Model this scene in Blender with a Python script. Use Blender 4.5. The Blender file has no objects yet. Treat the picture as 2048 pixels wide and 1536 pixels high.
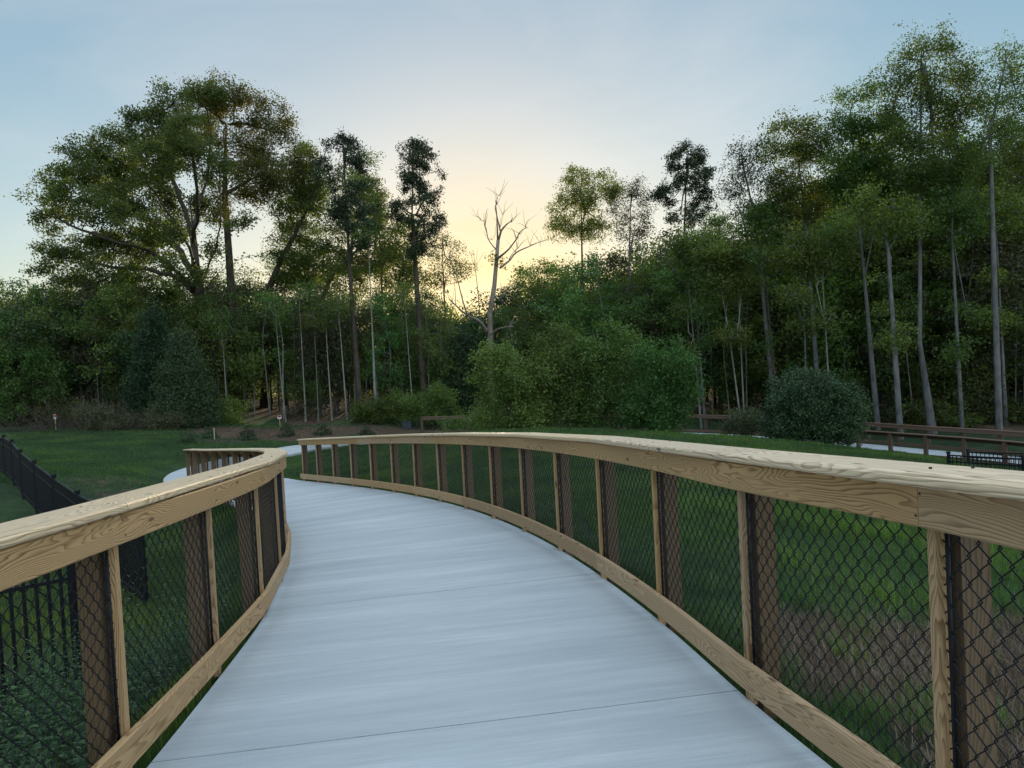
import bpy, math, random
import numpy as np
from mathutils import Vector, Matrix

# ------------------------------------------------------------------ camera, world, sun, exposure
SC = bpy.context.scene
COL = SC.collection
FPX, CX, CY, HC = 1480.0, 1024.0, 768.0, 1.74
PITCH, ROLL = math.radians(-1.5), math.radians(3.0)
_F = np.array([0, math.cos(PITCH), math.sin(PITCH)])
_R0 = np.array([1.0, 0, 0]); _U0 = np.array([0, -math.sin(PITCH), math.cos(PITCH)])
_R = math.cos(ROLL)*_R0 - math.sin(ROLL)*_U0
_U = math.sin(ROLL)*_R0 + math.cos(ROLL)*_U0
cd = bpy.data.cameras.new('camera')
cam = bpy.data.objects.new('camera', cd); COL.objects.link(cam)
cd.sensor_width = 36; cd.sensor_fit = 'HORIZONTAL'; cd.lens = FPX/2048*36
cd.clip_start = 0.05; cd.clip_end = 4000
m = Matrix(((_R[0], _U[0], -_F[0]), (_R[1], _U[1], -_F[1]), (_R[2], _U[2], -_F[2]))).to_4x4()
m.translation = Vector((0, 0, HC)); cam.matrix_world = m
SC.camera = cam

SKY_K = 0.05; FILL_TOP = 3.4; FILL_BACK = 2.3
SUN_EL, SUN_AZ = math.radians(4.6), math.radians(-2.5)      # azimuth from +Y towards +X
W = bpy.data.worlds.new('World'); SC.world = W; W.use_nodes = True
nt = W.node_tree; nt.nodes.clear()
wo = nt.nodes.new('ShaderNodeOutputWorld'); bg = nt.nodes.new('ShaderNodeBackground')
sky = nt.nodes.new('ShaderNodeTexSky'); sky.sky_type = 'NISHITA'; sky.sun_disc = False
sky.sun_elevation = SUN_EL; sky.sun_rotation = SUN_AZ
sky.air_density = 1.0; sky.dust_density = 0.45; sky.ozone_density = 1.6; sky.altitude = 200
bg.inputs['Strength'].default_value = 0.15
# thin wisps of high cloud veil over the clear sky
tc = nt.nodes.new('ShaderNodeTexCoord'); mp = nt.nodes.new('ShaderNodeMapping')
mp.inputs['Scale'].default_value = (1.3, 1.3, 3.2); mp.inputs['Rotation'].default_value = (0.2, 0.35, 0.3)
nz = nt.nodes.new('ShaderNodeTexNoise'); nz.inputs['Scale'].default_value = 1.7; nz.inputs['Detail'].default_value = 6
nz.inputs['Roughness'].default_value = 0.55; nz.inputs['Distortion'].default_value = 0.6
mr = nt.nodes.new('ShaderNodeMapRange'); mr.inputs[1].default_value = 0.45; mr.inputs[2].default_value = 0.8
mr.inputs[3].default_value = 0.0; mr.inputs[4].default_value = 0.75
mx = nt.nodes.new('ShaderNodeMix'); mx.data_type = 'RGBA'
hsv = nt.nodes.new('ShaderNodeHueSaturation')
hsv.inputs['Saturation'].default_value = 0.35; hsv.inputs['Value'].default_value = 1.12
L = nt.links.new
# soft shoulder: keeps the glow round the low sun inside what the picture can hold
kk = nt.nodes.new('ShaderNodeVectorMath'); kk.operation = 'SCALE'; kk.inputs['Scale'].default_value = SKY_K
k1 = nt.nodes.new('ShaderNodeVectorMath'); k1.operation = 'ADD'; k1.inputs[1].default_value = (1, 1, 1)
k2 = nt.nodes.new('ShaderNodeVectorMath'); k2.operation = 'DIVIDE'
L(sky.outputs[0], kk.inputs[0]); L(kk.outputs[0], k1.inputs[0]); L(sky.outputs[0], k2.inputs[0]); L(k1.outputs[0], k2.inputs[1])
sat = nt.nodes.new('ShaderNodeHueSaturation'); sat.inputs['Saturation'].default_value = 1.72
gm = nt.nodes.new('ShaderNodeGamma'); gm.inputs['Gamma'].default_value = 0.54
L(k2.outputs[0], gm.inputs['Color']); L(gm.outputs[0], sat.inputs['Color'])
L(tc.outputs['Generated'], mp.inputs[0]); L(mp.outputs[0], nz.inputs['Vector']); L(nz.outputs['Fac'], mr.inputs[0])
L(sat.outputs[0], hsv.inputs['Color']); L(mr.outputs[0], mx.inputs[0])
L(sat.outputs[0], mx.inputs[6]); L(hsv.outputs[0], mx.inputs[7])
# added fill light: extra sky brightness overhead and behind the viewer, out of frame
dt = nt.nodes.new('ShaderNodeVectorMath'); dt.operation = 'DOT_PRODUCT'; L(tc.outputs['Generated'], dt.inputs[0])
dt.inputs[1].default_value = (math.sin(SUN_AZ)*math.cos(SUN_EL), math.cos(SUN_AZ)*math.cos(SUN_EL), math.sin(SUN_EL))
wm = nt.nodes.new('ShaderNodeMapRange'); wm.interpolation_type = 'SMOOTHSTEP'
for i, v in enumerate((0.972, 1.0, 0.0, 1.0)): wm.inputs[i+1].default_value = v
L(dt.outputs['Value'], wm.inputs[0])
wt = nt.nodes.new('ShaderNodeMix'); wt.data_type = 'RGBA'; wt.blend_type = 'MULTIPLY'; wt.inputs[7].default_value = (0.99, 0.91, 0.76, 1)
L(wm.outputs[0], wt.inputs[0]); L(mx.outputs[2], wt.inputs[6])
sxyz = nt.nodes.new('ShaderNodeSeparateXYZ'); L(tc.outputs['Generated'], sxyz.inputs[0])
def _mr(src, a, b, c, d):
    q = nt.nodes.new('ShaderNodeMapRange'); q.interpolation_type = 'SMOOTHSTEP'
    for i, v in enumerate((a, b, c, d)): q.inputs[i+1].default_value = v
    L(src, q.inputs[0]); return q.outputs[0]
def _mm(op, a, b):
    q = nt.nodes.new('ShaderNodeMath'); q.operation = op
    for i, v in enumerate((a, b)):
        if isinstance(v, float): q.inputs[i].default_value = v
        else: L(v, q.inputs[i])
    return q.outputs[0]
over = _mr(sxyz.outputs[2], 0.5, 0.85, 0.0, FILL_TOP)
back = _mm('MULTIPLY', _mm('MULTIPLY', _mr(sxyz.outputs[1], 0.15, -0.5, 0.0, FILL_BACK), _mr(sxyz.outputs[0], -0.6, 0.6, 0.25, 1.7)), _mr(sxyz.outputs[2], -0.02, 0.06, 0.0, 1.0))  # added fill is stronger from the right, so right-hand beams stay darker
sky_fill = _mm('MULTIPLY', _mm('MAXIMUM', over, back), _mm('ADD', _mm('MULTIPLY', nz.outputs['Fac'], 0.6), 0.7))
vcol = nt.nodes.new('ShaderNodeVectorMath'); vcol.operation = 'SCALE'; vcol.inputs[0].default_value = (0.78, 0.88, 1.0); L(sky_fill, vcol.inputs['Scale'])
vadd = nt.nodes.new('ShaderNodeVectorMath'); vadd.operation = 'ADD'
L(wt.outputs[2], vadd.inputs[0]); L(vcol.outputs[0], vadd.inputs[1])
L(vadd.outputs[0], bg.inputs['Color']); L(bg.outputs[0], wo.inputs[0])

sd = bpy.data.lights.new('sun', 'SUN'); sd.energy = 2.0; sd.angle = math.radians(0.6); sd.color = (1.0, 0.78, 0.5)
so = bpy.data.objects.new('sun', sd); COL.objects.link(so)
sdir = Vector((math.sin(SUN_AZ)*math.cos(SUN_EL), math.cos(SUN_AZ)*math.cos(SUN_EL), math.sin(SUN_EL)))
so.rotation_euler = sdir.to_track_quat('Z', 'Y').to_euler()
so.location = (0, 0, 60)
vs = SC.view_settings; vs.view_transform = 'Standard'; vs.look = 'None'; vs.exposure = 1.45; vs.gamma = 1.0
vs.use_curve_mapping = False
SC.cycles.transparent_max_bounces = 8; SC.cycles.max_bounces = 6; SC.cycles.diffuse_bounces = 3
SC.cycles.transmission_bounces = 4

# ------------------------------------------------------------------ helpers
def at(px, py, Y):
    """world point seen at photo pixel (px,py) at depth Y"""
    d = _F + (px-CX)/FPX*_R - (py-CY)/FPX*_U
    return np.array([0, 0, HC]) + d*(Y/d[1])

def tag(o, label=None, cat=None, group=None, kind=None):
    if label: o['label'] = label
    if cat: o['category'] = cat
    if group: o['group'] = group
    if kind: o['kind'] = kind
    return o

def empty(name, loc=(0, 0, 0), rz=0.0):
    o = bpy.data.objects.new(name, None); COL.objects.link(o)
    o.location = loc; o.rotation_euler = (0, 0, rz); o.empty_display_size = 0.2
    return o

def link_mesh(name, me, mat=None, parent=None):
    o = bpy.data.objects.new(name, me); COL.objects.link(o)
    if mat and not me.materials: me.materials.append(mat)
    if parent: o.parent = parent
    return o

def mesh_arrays(name, V, F, uv=None, smooth=False, attr=None):
    """V (n,3), F (m,k) constant k array"""
    V = np.asarray(V, np.float32); F = np.asarray(F, np.int32); k = F.shape[1]
    me = bpy.data.meshes.new(name)
    me.vertices.add(len(V)); me.vertices.foreach_set('co', V.ravel())
    me.loops.add(F.size); me.loops.foreach_set('vertex_index', F.ravel())
    me.polygons.add(len(F))
    me.polygons.foreach_set('loop_start', np.arange(0, F.size, k, dtype=np.int32))
    me.polygons.foreach_set('loop_total', np.full(len(F), k, np.int32))
    if uv is not None:
        l = me.uv_layers.new(name='UVMap'); l.data.foreach_set('uv', np.asarray(uv, np.float32).ravel())
    if attr:
        for an, av in attr.items():
            a = me.attributes.new(an, 'FLOAT', 'POINT'); a.data.foreach_set('value', np.asarray(av, np.float32))
    me.update(calc_edges=True)
    me.polygons.foreach_set('use_smooth', np.full(len(F), bool(smooth)))
    me.validate()
    return me

def copy_tree(o, parent=None):
    c = o.copy(); COL.objects.link(c)
    if parent: c.parent = parent
    for ch in [x for x in bpy.data.objects if x.parent == o]:
        copy_tree(ch, c)
    return c

class MB:
    """collects boxes and tubes into one mesh (quads)"""
    def __init__(s): s.V = []; s.F = []; s.UV = []; s.n = 0
    def add(s, V, F, UV=None):
        V = np.asarray(V, float); F = np.asarray(F, int)
        s.V.append(V); s.F.append(F+s.n); s.n += len(V)
        s.UV.append(np.zeros((F.size, 2)) if UV is None else np.asarray(UV, float).reshape(-1, 2))
        return s
    def box(s, c, size, rz=0.0, ax=None, seed=None):
        x, y, z = [q/2 for q in size]
        c = np.array(c, float)
        if ax is None:
            ax = np.array([[math.cos(rz), math.sin(rz), 0], [-math.sin(rz), math.cos(rz), 0], [0, 0, 1]])
        ax = np.asarray(ax, float)
        P = np.array([[a*x, b*y, d*z] for d in (-1, 1) for b in (-1, 1) for a in (-1, 1)])
        V = P@ax + c
        F = [[0, 2, 3, 1], [4, 5, 7, 6], [0, 1, 5, 4], [2, 6, 7, 3], [0, 4, 6, 2], [1, 3, 7, 5]]
        u0 = random.random()*40 if seed is None else seed
        # grain runs along the longest side
        la = int(np.argmax(size)); oth = [i for i in range(3) if i != la]
        UV = []
        for f in F:
            for vi in f:
                UV.append((P[vi][la]+u0, P[vi][oth[0]]+P[vi][oth[1]]+u0*1.7))
        return s.add(V, F, UV)
    def tube(s, pts, r, k=6, caps=True):
        pts = np.asarray(pts, float); n = len(pts)
        r = np.full(n, r) if np.isscalar(r) else np.asarray(r, float)
        T = np.gradient(pts, axis=0); T /= np.linalg.norm(T, axis=1)[:, None]+1e-9
        ref = np.array([0.31, 0.17, 0.93]) if abs(T[0][2]) < 0.9 else np.array([0.95, 0.3, 0.05])
        A = np.cross(T, ref); A /= np.linalg.norm(A, axis=1)[:, None]+1e-9
        B = np.cross(T, A)
        a = np.arange(k)*2*math.pi/k
        V = pts[:, None, :] + r[:, None, None]*(np.cos(a)[None, :, None]*A[:, None, :]+np.sin(a)[None, :, None]*B[:, None, :])
        V = V.reshape(-1, 3)
        F = []
        i = np.arange(n-1)[:, None]*k; j = np.arange(k)[None, :]; j2 = (j+1) % k
        F = np.stack([i+j, i+j2, i+k+j2, i+k+j], -1).reshape(-1, 4)
        if caps:
            if k == 4: F = np.vstack([F, [[0, 3, 2, 1]], [[(n-1)*k+q for q in range(4)]]])
            elif k == 6:
                b = (n-1)*k
                F = np.vstack([F, [[0, 3, 2, 1], [0, 5, 4, 3], [b, b+1, b+2, b+3], [b, b+3, b+4, b+5]]])
        return s.add(V, F)
    def build(s, name, mat, parent=None, smooth=False, loc=None):
        V = np.vstack(s.V)
        if loc is not None: V = V-np.array(loc)
        me = mesh_arrays(name, V, np.vstack(s.F), np.vstack(s.UV), smooth)
        o = link_mesh(name, me, mat, parent)
        return o

def ico_uvsphere(c, rx, ry, rz, nu=12, nv=8):
    V = [];F = []
    for j in range(nv+1):
        t = math.pi*j/nv
        for i in range(nu):
            p = 2*math.pi*i/nu
            V.append((c[0]+rx*math.sin(t)*math.cos(p), c[1]+ry*math.sin(t)*math.sin(p), c[2]+rz*math.cos(t)))
    for j in range(nv):
        for i in range(nu):
            F.append([j*nu+i, (j+1)*nu+i, (j+1)*nu+(i+1) % nu, j*nu+(i+1) % nu])
    return V, F

# ------------------------------------------------------------------ materials
def newmat(name):
    M = bpy.data.materials.new(name); M.use_nodes = True; n = M.node_tree; n.nodes.clear()
    out = n.nodes.new('ShaderNodeOutputMaterial'); b = n.nodes.new('ShaderNodeBsdfPrincipled')
    n.links.new(b.outputs[0], out.inputs[0])
    return M, n, b, out

def N(n, t, **kw):
    x = n.nodes.new(t)
    for k, v in kw.items():
        if k.startswith('i_'):
            key = k[2:]; key = int(key) if key.isdigit() else key.replace('_', ' ')
            x.inputs[key].default_value = v
        else: setattr(x, k, v)
    return x

def math_(n, op, a, b=None, c=None):
    x = n.nodes.new('ShaderNodeMath'); x.operation = op
    for i, v in enumerate((a, b, c)):
        if v is None: continue
        if isinstance(v, (int, float)): x.inputs[i].default_value = v
        else: n.links.new(v, x.inputs[i])
    return x.outputs[0]

def ramp(n, fac, stops, interp='LINEAR'):
    r = n.nodes.new('ShaderNodeValToRGB'); r.color_ramp.interpolation = interp
    e = r.color_ramp.elements
    while len(e) < len(stops): e.new(0.5)
    for i, (p, c) in enumerate(stops):
        e[i].position = p; e[i].color = (*c, 1) if len(c) == 3 else c
    n.links.new(fac, r.inputs[0]); return r.outputs[0]

def mixc(n, fac, a, b, mode='MIX'):
    x = n.nodes.new('ShaderNodeMix'); x.data_type = 'RGBA'; x.blend_type = mode
    for i, v in ((0, fac), (6, a), (7, b)):
        if isinstance(v, (int, float)): x.inputs[i].default_value = v
        elif isinstance(v, tuple): x.inputs[i].default_value = (*v, 1) if len(v) == 3 else v
        else: n.links.new(v, x.inputs[i])
    return x.outputs[2]

def combine(n, x, y, z):
    c = n.nodes.new('ShaderNodeCombineXYZ')
    for i, v in enumerate((x, y, z)):
        if isinstance(v, (int, float)): c.inputs[i].default_value = v
        else: n.links.new(v, c.inputs[i])
    return c.outputs[0]

def wood_mat(name, light, dark, ringw=36.0, fine=1.0, rough=0.62):
    M, n, b, out = newmat(name); LK = n.links.new
    uv = N(n, 'ShaderNodeUVMap'); sp = N(n, 'ShaderNodeSeparateXYZ'); LK(uv.outputs[0], sp.inputs[0])
    oi = N(n, 'ShaderNodeObjectInfo')
    u, v = sp.outputs[0], sp.outputs[1]
    seed = math_(n, 'MULTIPLY', oi.outputs['Random'], 37.0)
    # knots: sparse stretched cells
    kv = N(n, 'ShaderNodeTexVoronoi', voronoi_dimensions='2D', i_Scale=1.0)
    LK(combine(n, math_(n, 'MULTIPLY', u, 1.0), math_(n, 'MULTIPLY', v, 3.6), 0.0), kv.inputs['Vector'])
    kd = kv.outputs['Distance']
    knot = N(n, 'ShaderNodeMapRange', i_1=0.0, i_2=0.32, i_3=1.0, i_4=0.0); LK(kd, knot.inputs[0])
    # growth-ring field, stretched along the board -> cathedral grain
    n1 = N(n, 'ShaderNodeTexNoise', i_Scale=1.0, i_Detail=3.0, i_Roughness=0.4, i_Distortion=0.35)
    LK(combine(n, math_(n, 'MULTIPLY', u, 0.75), math_(n, 'MULTIPLY', v, 5.5), seed), n1.inputs['Vector'])
    field = math_(n, 'ADD', math_(n, 'MULTIPLY', n1.outputs['Fac'], ringw), math_(n, 'MULTIPLY', v, 60.0))
    field = math_(n, 'ADD', field, math_(n, 'MULTIPLY', math_(n, 'POWER', knot.outputs[0], 2.0), 3.2))
    wob = N(n, 'ShaderNodeTexNoise', i_Scale=1.0, i_Detail=3.0)
    LK(combine(n, math_(n, 'MULTIPLY', u, 9.0), math_(n, 'MULTIPLY', v, 60.0), seed), wob.inputs['Vector'])
    field = math_(n, 'ADD', field, math_(n, 'MULTIPLY', wob.outputs['Fac'], 0.35))
    fr = math_(n, 'FRACT', field)
    band = ramp(n, fr, [(0.0, (0, 0, 0)), (0.45, (.12, .12, .12)), (0.82, (.9, .9, .9)), (0.9, (1, 1, 1)), (0.97, (.1, .1, .1))])
    fib = N(n, 'ShaderNodeTexNoise', i_Scale=1.0, i_Detail=3.0, i_Roughness=0.7)
    LK(combine(n, math_(n, 'MULTIPLY', u, 9.0), math_(n, 'MULTIPLY', v, 420.0), seed), fib.inputs['Vector'])
    big = N(n, 'ShaderNodeTexNoise', i_Scale=1.0, i_Detail=3.0, i_Roughness=0.6)
    LK(combine(n, math_(n, 'MULTIPLY', u, 1.1), math_(n, 'MULTIPLY', v, 7.0), math_(n, 'ADD', seed, 5.0)), big.inputs['Vector'])
    lm = mixc(n, big.outputs['Fac'], tuple(x*0.84 for x in light), tuple(min(1, x*1.14) for x in light))
    contrast = N(n, 'ShaderNodeMapRange', i_1=0.35, i_2=0.65, i_3=0.55, i_4=1.0); LK(big.outputs['Fac'], contrast.inputs[0])
    col = mixc(n, math_(n, 'MULTIPLY', band, contrast.outputs[0]), lm, dark)
    col = mixc(n, math_(n, 'MULTIPLY', math_(n, 'SUBTRACT', fib.outputs['Fac'], 0.5), 0.55*fine), col, tuple(x*0.55 for x in dark))
    kk = N(n, 'ShaderNodeMapRange', i_1=0.022, i_2=0.05, i_3=1.0, i_4=0.0); LK(kd, kk.inputs[0])
    col = mixc(n, math_(n, 'MULTIPLY', kk.outputs[0], 0.85), col, tuple(x*0.4 for x in dark))
    # board to board tone
    hs = N(n, 'ShaderNodeHueSaturation'); LK(col, hs.inputs['Color'])
    LK(math_(n, 'ADD', math_(n, 'MULTIPLY', oi.outputs['Random'], 0.26), 0.86), hs.inputs['Value'])
    r2 = math_(n, 'FRACT', math_(n, 'MULTIPLY', oi.outputs['Random'], 91.7))
    LK(math_(n, 'ADD', math_(n, 'MULTIPLY', r2, 0.2), 0.98), hs.inputs['Saturation'])
    LK(hs.outputs[0], b.inputs['Base Color'])
    b.inputs['Roughness'].default_value = rough
    b.inputs['Specular IOR Level'].default_value = 0.35
    bp = N(n, 'ShaderNodeBump', i_Strength=0.35, i_Distance=0.002)
    LK(math_(n, 'ADD', band, fib.outputs['Fac']), bp.inputs['Height']); LK(bp.outputs[0], b.inputs['Normal'])
    return M

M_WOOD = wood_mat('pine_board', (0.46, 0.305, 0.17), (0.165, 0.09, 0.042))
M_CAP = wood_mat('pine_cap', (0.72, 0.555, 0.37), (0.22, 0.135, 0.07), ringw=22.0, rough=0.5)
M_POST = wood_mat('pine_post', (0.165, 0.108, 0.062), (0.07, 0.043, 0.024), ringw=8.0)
M_OLD = wood_mat('far_timber', (0.13, 0.082, 0.058), (0.07, 0.042, 0.028), ringw=6.0)

def plain(name, col, rough=0.6, metal=0.0, noise=0.0, scale=20.0, spec=0.4, bump=0.0):
    M, n, b, out = newmat(name)
    b.inputs['Roughness'].default_value = rough; b.inputs['Metallic'].default_value = metal
    b.inputs['Specular IOR Level'].default_value = spec
    t = N(n, 'ShaderNodeTexNoise', i_Scale=scale, i_Detail=4.0)
    g = N(n, 'ShaderNodeTexCoord'); n.links.new(g.outputs['Object'], t.inputs['Vector'])
    c = mixc(n, t.outputs['Fac'], tuple(x*(1-noise) for x in col), tuple(min(1, x*(1+noise)) for x in col))
    n.links.new(c, b.inputs['Base Color'])
    if bump:
        bp = N(n, 'ShaderNodeBump', i_Strength=bump, i_Distance=0.02)
        n.links.new(t.outputs['Fac'], bp.inputs['Height']); n.links.new(bp.outputs[0], b.inputs['Normal'])
    return M

M_WIRE = plain('black_vinyl_wire', (0.006, 0.0065, 0.009), 0.45, 0, 0.2, spec=0.25)
M_METAL = plain('black_metal', (0.006, 0.007, 0.010), 0.5, 0.0, 0.2, spec=0.3)
M_NAIL = plain('nail_head', (0.03, 0.026, 0.022), 0.6, 0.3)

def concrete():
    M, n, b, out = newmat('broomed_concrete'); LK = n.links.new
    uv = N(n, 'ShaderNodeUVMap'); sp = N(n, 'ShaderNodeSeparateXYZ'); LK(uv.outputs[0], sp.inputs[0])
    u, v = sp.outputs[0], sp.outputs[1]      # u along the path, v across
    def nz(su, sv, det=3.0, rough=0.6, w=0.0, dist=0.0):
        t = N(n, 'ShaderNodeTexNoise', i_Scale=1.0, i_Detail=det, i_Roughness=rough, i_Distortion=dist)
        LK(combine(n, math_(n, 'MULTIPLY', u, su), math_(n, 'MULTIPLY', v, sv), w), t.inputs['Vector']); return t.outputs['Fac']
    a = nz(2.2, 0.28, 4, 0.6, 0, 0.3); c = nz(14, 0.8, 6, 0.72, 3.0); d = nz(150, 2.5, 3, 0.75, 7.0); e = nz(1.2, 1.4, 4, 0.6, 9.0); g = nz(170, 170, 3, 0.8, 11.0)
    s = math_(n, 'ADD', math_(n, 'MULTIPLY', a, 0.55), math_(n, 'MULTIPLY', c, 0.45))
    col = ramp(n, s, [(0.34, (0.29, 0.315, 0.325)), (0.5, (0.385, 0.41, 0.415)), (0.66, (0.52, 0.54, 0.54))])
    col = mixc(n, math_(n, 'MULTIPLY', math_(n, 'SUBTRACT', e, 0.35), 0.5), col, (0.30, 0.34, 0.36))
    col = mixc(n, math_(n, 'MULTIPLY', math_(n, 'SUBTRACT', d, 0.40), 1.3), col, (0.22, 0.24, 0.25))
    col = mixc(n, math_(n, 'MULTIPLY', math_(n, 'SUBTRACT', g, 0.42), 1.1), col, (0.72, 0.73, 0.73))
    # small dark scuffs
    sc = N(n, 'ShaderNodeTexVoronoi', i_Scale=1.0)
    LK(combine(n, math_(n, 'MULTIPLY', u, 1.1), math_(n, 'MULTIPLY', v, 0.8), 2.0), sc.inputs['Vector'])
    sk = N(n, 'ShaderNodeMapRange', i_1=0.010, i_2=0.03, i_3=0.8, i_4=0.0); LK(sc.outputs['Distance'], sk.inputs[0])
    col = mixc(n, sk.outputs[0], col, (0.10, 0.10, 0.11))
    LK(col, b.inputs['Base Color']); b.inputs['Roughness'].default_value = 0.72; b.inputs['Specular IOR Level'].default_value = 0.4
    bp = N(n, 'ShaderNodeBump', i_Strength=0.5, i_Distance=0.003)
    LK(math_(n, 'ADD', math_(n, 'MULTIPLY', d, 0.8), math_(n, 'MULTIPLY', g, 0.3)), bp.inputs['Height']); LK(bp.outputs[0], b.inputs['Normal'])
    return M
M_CONC = concrete()

def leafmat(name, c1, c2, c3, trans=0.42, rough=0.5, tint=(1.25, 1.35, 0.55)):
    M, n, b, out = newmat(name); LK = n.links.new
    a = N(n, 'ShaderNodeAttribute', attribute_name='rnd'); oi = N(n, 'ShaderNodeObjectInfo')
    g = N(n, 'ShaderNodeTexCoord'); t = N(n, 'ShaderNodeTexNoise', i_Scale=0.55, i_Detail=3.0); LK(g.outputs['Object'], t.inputs['Vector'])
    f = math_(n, 'ADD', math_(n, 'MULTIPLY', a.outputs['Fac'], 0.5), math_(n, 'MULTIPLY', t.outputs['Fac'], 0.5))
    col = ramp(n, f, [(0.25, c1), (0.5, c2), (0.8, c3)])
    hs = N(n, 'ShaderNodeHueSaturation'); LK(col, hs.inputs['Color'])
    LK(math_(n, 'ADD', math_(n, 'MULTIPLY', oi.outputs['Random'], 0.07), 0.465), hs.inputs['Hue'])
    r2 = math_(n, 'FRACT', math_(n, 'MULTIPLY', oi.outputs['Random'], 53.3))
    LK(math_(n, 'ADD', math_(n, 'MULTIPLY', r2, 0.5), 0.75), hs.inputs['Value'])
    LK(hs.outputs[0], b.inputs['Base Color']); b.inputs['Roughness'].default_value = rough
    b.inputs['Specular IOR Level'].default_value = 0.3
    tr = N(n, 'ShaderNodeBsdfTranslucent'); tcol = mixc(n, 1.0, hs.outputs[0], tint, 'MULTIPLY')
    LK(tcol, tr.inputs['Color'])
    ms = N(n, 'ShaderNodeMixShader'); ms.inputs[0].default_value = trans
    LK(b.outputs[0], ms.inputs[1]); LK(tr.outputs[0], ms.inputs[2]); LK(ms.outputs[0], out.inputs[0])
    return M
M_LEAF = leafmat('spring_leaves', (0.045, 0.075, 0.020), (0.080, 0.125, 0.032), (0.135, 0.19, 0.045), tint=(1.9, 1.8, 0.6))
M_OAK = leafmat('oak_leaves', (0.038, 0.055, 0.017), (0.062, 0.085, 0.024), (0.11, 0.125, 0.03), tint=(2.1, 1.9, 0.6))
M_BUSHL = leafmat('bush_leaves', (0.046, 0.092, 0.022), (0.080, 0.15, 0.032), (0.14, 0.23, 0.05), trans=0.3)
M_DARKL = leafmat('evergreen_leaves', (0.018, 0.038, 0.015), (0.030, 0.060, 0.022), (0.055, 0.095, 0.034), trans=0.15, tint=(1.2, 1.3, 0.7))
M_NEED = leafmat('pine_needles', (0.016, 0.026, 0.012), (0.028, 0.042, 0.018), (0.05, 0.065, 0.026), trans=0.12, tint=(1.5, 1.2, 0.6))
M_GREYL = leafmat('budding_leaves', (0.045, 0.05, 0.03), (0.07, 0.075, 0.04), (0.10, 0.09, 0.05), trans=0.35)
M_GRASS = leafmat('grass_blades', (0.034, 0.066, 0.024), (0.065, 0.118, 0.034), (0.165, 0.225, 0.038), trans=0.3, tint=(1.4, 1.5, 0.7))
M_WEED = leafmat('weed_leaves', (0.018, 0.045, 0.020), (0.034, 0.080, 0.032), (0.10, 0.17, 0.055), trans=0.3)
M_DEAD = leafmat('dead_grass', (0.07, 0.05, 0.034), (0.125, 0.09, 0.06), (0.21, 0.165, 0.115), trans=0.15, tint=(1.2, 1.0, 0.7))

def barkmat(name, c1, c2, sc=6.0):
    M, n, b, out = newmat(name); LK = n.links.new
    g = N(n, 'ShaderNodeTexCoord'); mp = N(n, 'ShaderNodeMapping'); mp.inputs['Scale'].default_value = (sc, sc, sc*0.25)
    LK(g.outputs['Object'], mp.inputs[0]); t = N(n, 'ShaderNodeTexNoise', i_Scale=1.0, i_Detail=5.0, i_Roughness=0.65); LK(mp.outputs[0], t.inputs['Vector'])
    t2 = N(n, 'ShaderNodeTexNoise', i_Scale=0.9, i_Detail=3.0); LK(g.outputs['Object'], t2.inputs['Vector'])
    f = math_(n, 'ADD', math_(n, 'MULTIPLY', t.outputs['Fac'], 0.6), math_(n, 'MULTIPLY', t2.outputs['Fac'], 0.4))
    LK(ramp(n, f, [(0.38, c1), (0.62, c2)]), b.inputs['Base Color']); b.inputs['Roughness'].default_value = 0.85
    b.inputs['Specular IOR Level'].default_value = 0.2
    bp = N(n, 'ShaderNodeBump', i_Strength=0.6, i_Distance=0.03); LK(t.outputs['Fac'], bp.inputs['Height']); LK(bp.outputs[0], b.inputs['Normal'])
    return M
M_BARK = barkmat('dark_bark', (0.035, 0.03, 0.022), (0.085, 0.07, 0.052))
M_GBARK = barkmat('grey_bark', (0.07, 0.07, 0.068), (0.17, 0.165, 0.16))
M_PBARK = barkmat('pale_bark', (0.12, 0.12, 0.10), (0.26, 0.25, 0.21))
M_DBARK = barkmat('dead_wood', (0.13, 0.105, 0.09), (0.27, 0.22, 0.18))

# ------------------------------------------------------------------ the two railing lines (3 m walkway, falling 7 %)
_C = np.array([[1.0864, -0.98450, -1.4601, -0.2920, 0.1624],
               [3.6279, 9.8748, 0.3511, -0.7408, 0.1937],
               [0.2303, -0.6080, -0.1052, 0.0453, -0.0072]])
def _poly(k):
    s = k*0.14
    return _C@np.array([1, s, s*s, s**3, s**4])
_RK = np.array([(1.58, -4.7, .80), (1.54, -3.3, .70), (1.49, -1.9, .61), (1.43, -.5, .52), (1.36, .9, .43), (1.265, 2.265, .335)]+[tuple(_poly(k)) for k in range(0, 5)])
def right_line(k):
    if k >= 1: return _poly(k)
    P = _RK; t = k+6; i = int(np.clip(math.floor(t), 1, len(P)-3)); u = t-i
    a, b, c, d = P[i-1], P[i], P[i+1], P[i+2]
    q = 0.5*((2*b)+(-a+c)*u+(2*a-5*b+4*c-d)*u*u+(-a+3*b-3*c+d)*u**3)
    if k > 0: w = k*k*(3-2*k); q = q*(1-w)+_poly(k)*w
    return q
def _nrm(k, fn=right_line):
    a = fn(k+0.05)-fn(k-0.05); t = a/np.linalg.norm(a[:2]); return np.array([-t[1], t[0], 0])
_LN = {-5: (-1.55, -3.2, .53), -4: (-1.56, -1.9, .48), -3: (-1.58, -0.62, .42), -2: (-1.62, .66, .35), -1: (-1.70, 1.97, .275), 0: (-1.80, 3.28, .195), 1: (-1.93, 4.62, .11), 2: (-2.08, 5.90, .035)}
def left_knots():
    P = []
    for k in range(-5, 17):
        if k in _LN: P.append(_LN[k])
        else: P.append(tuple(right_line(k)+_nrm(k)*2.8))
    return np.array(P)
_LK = left_knots()
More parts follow.
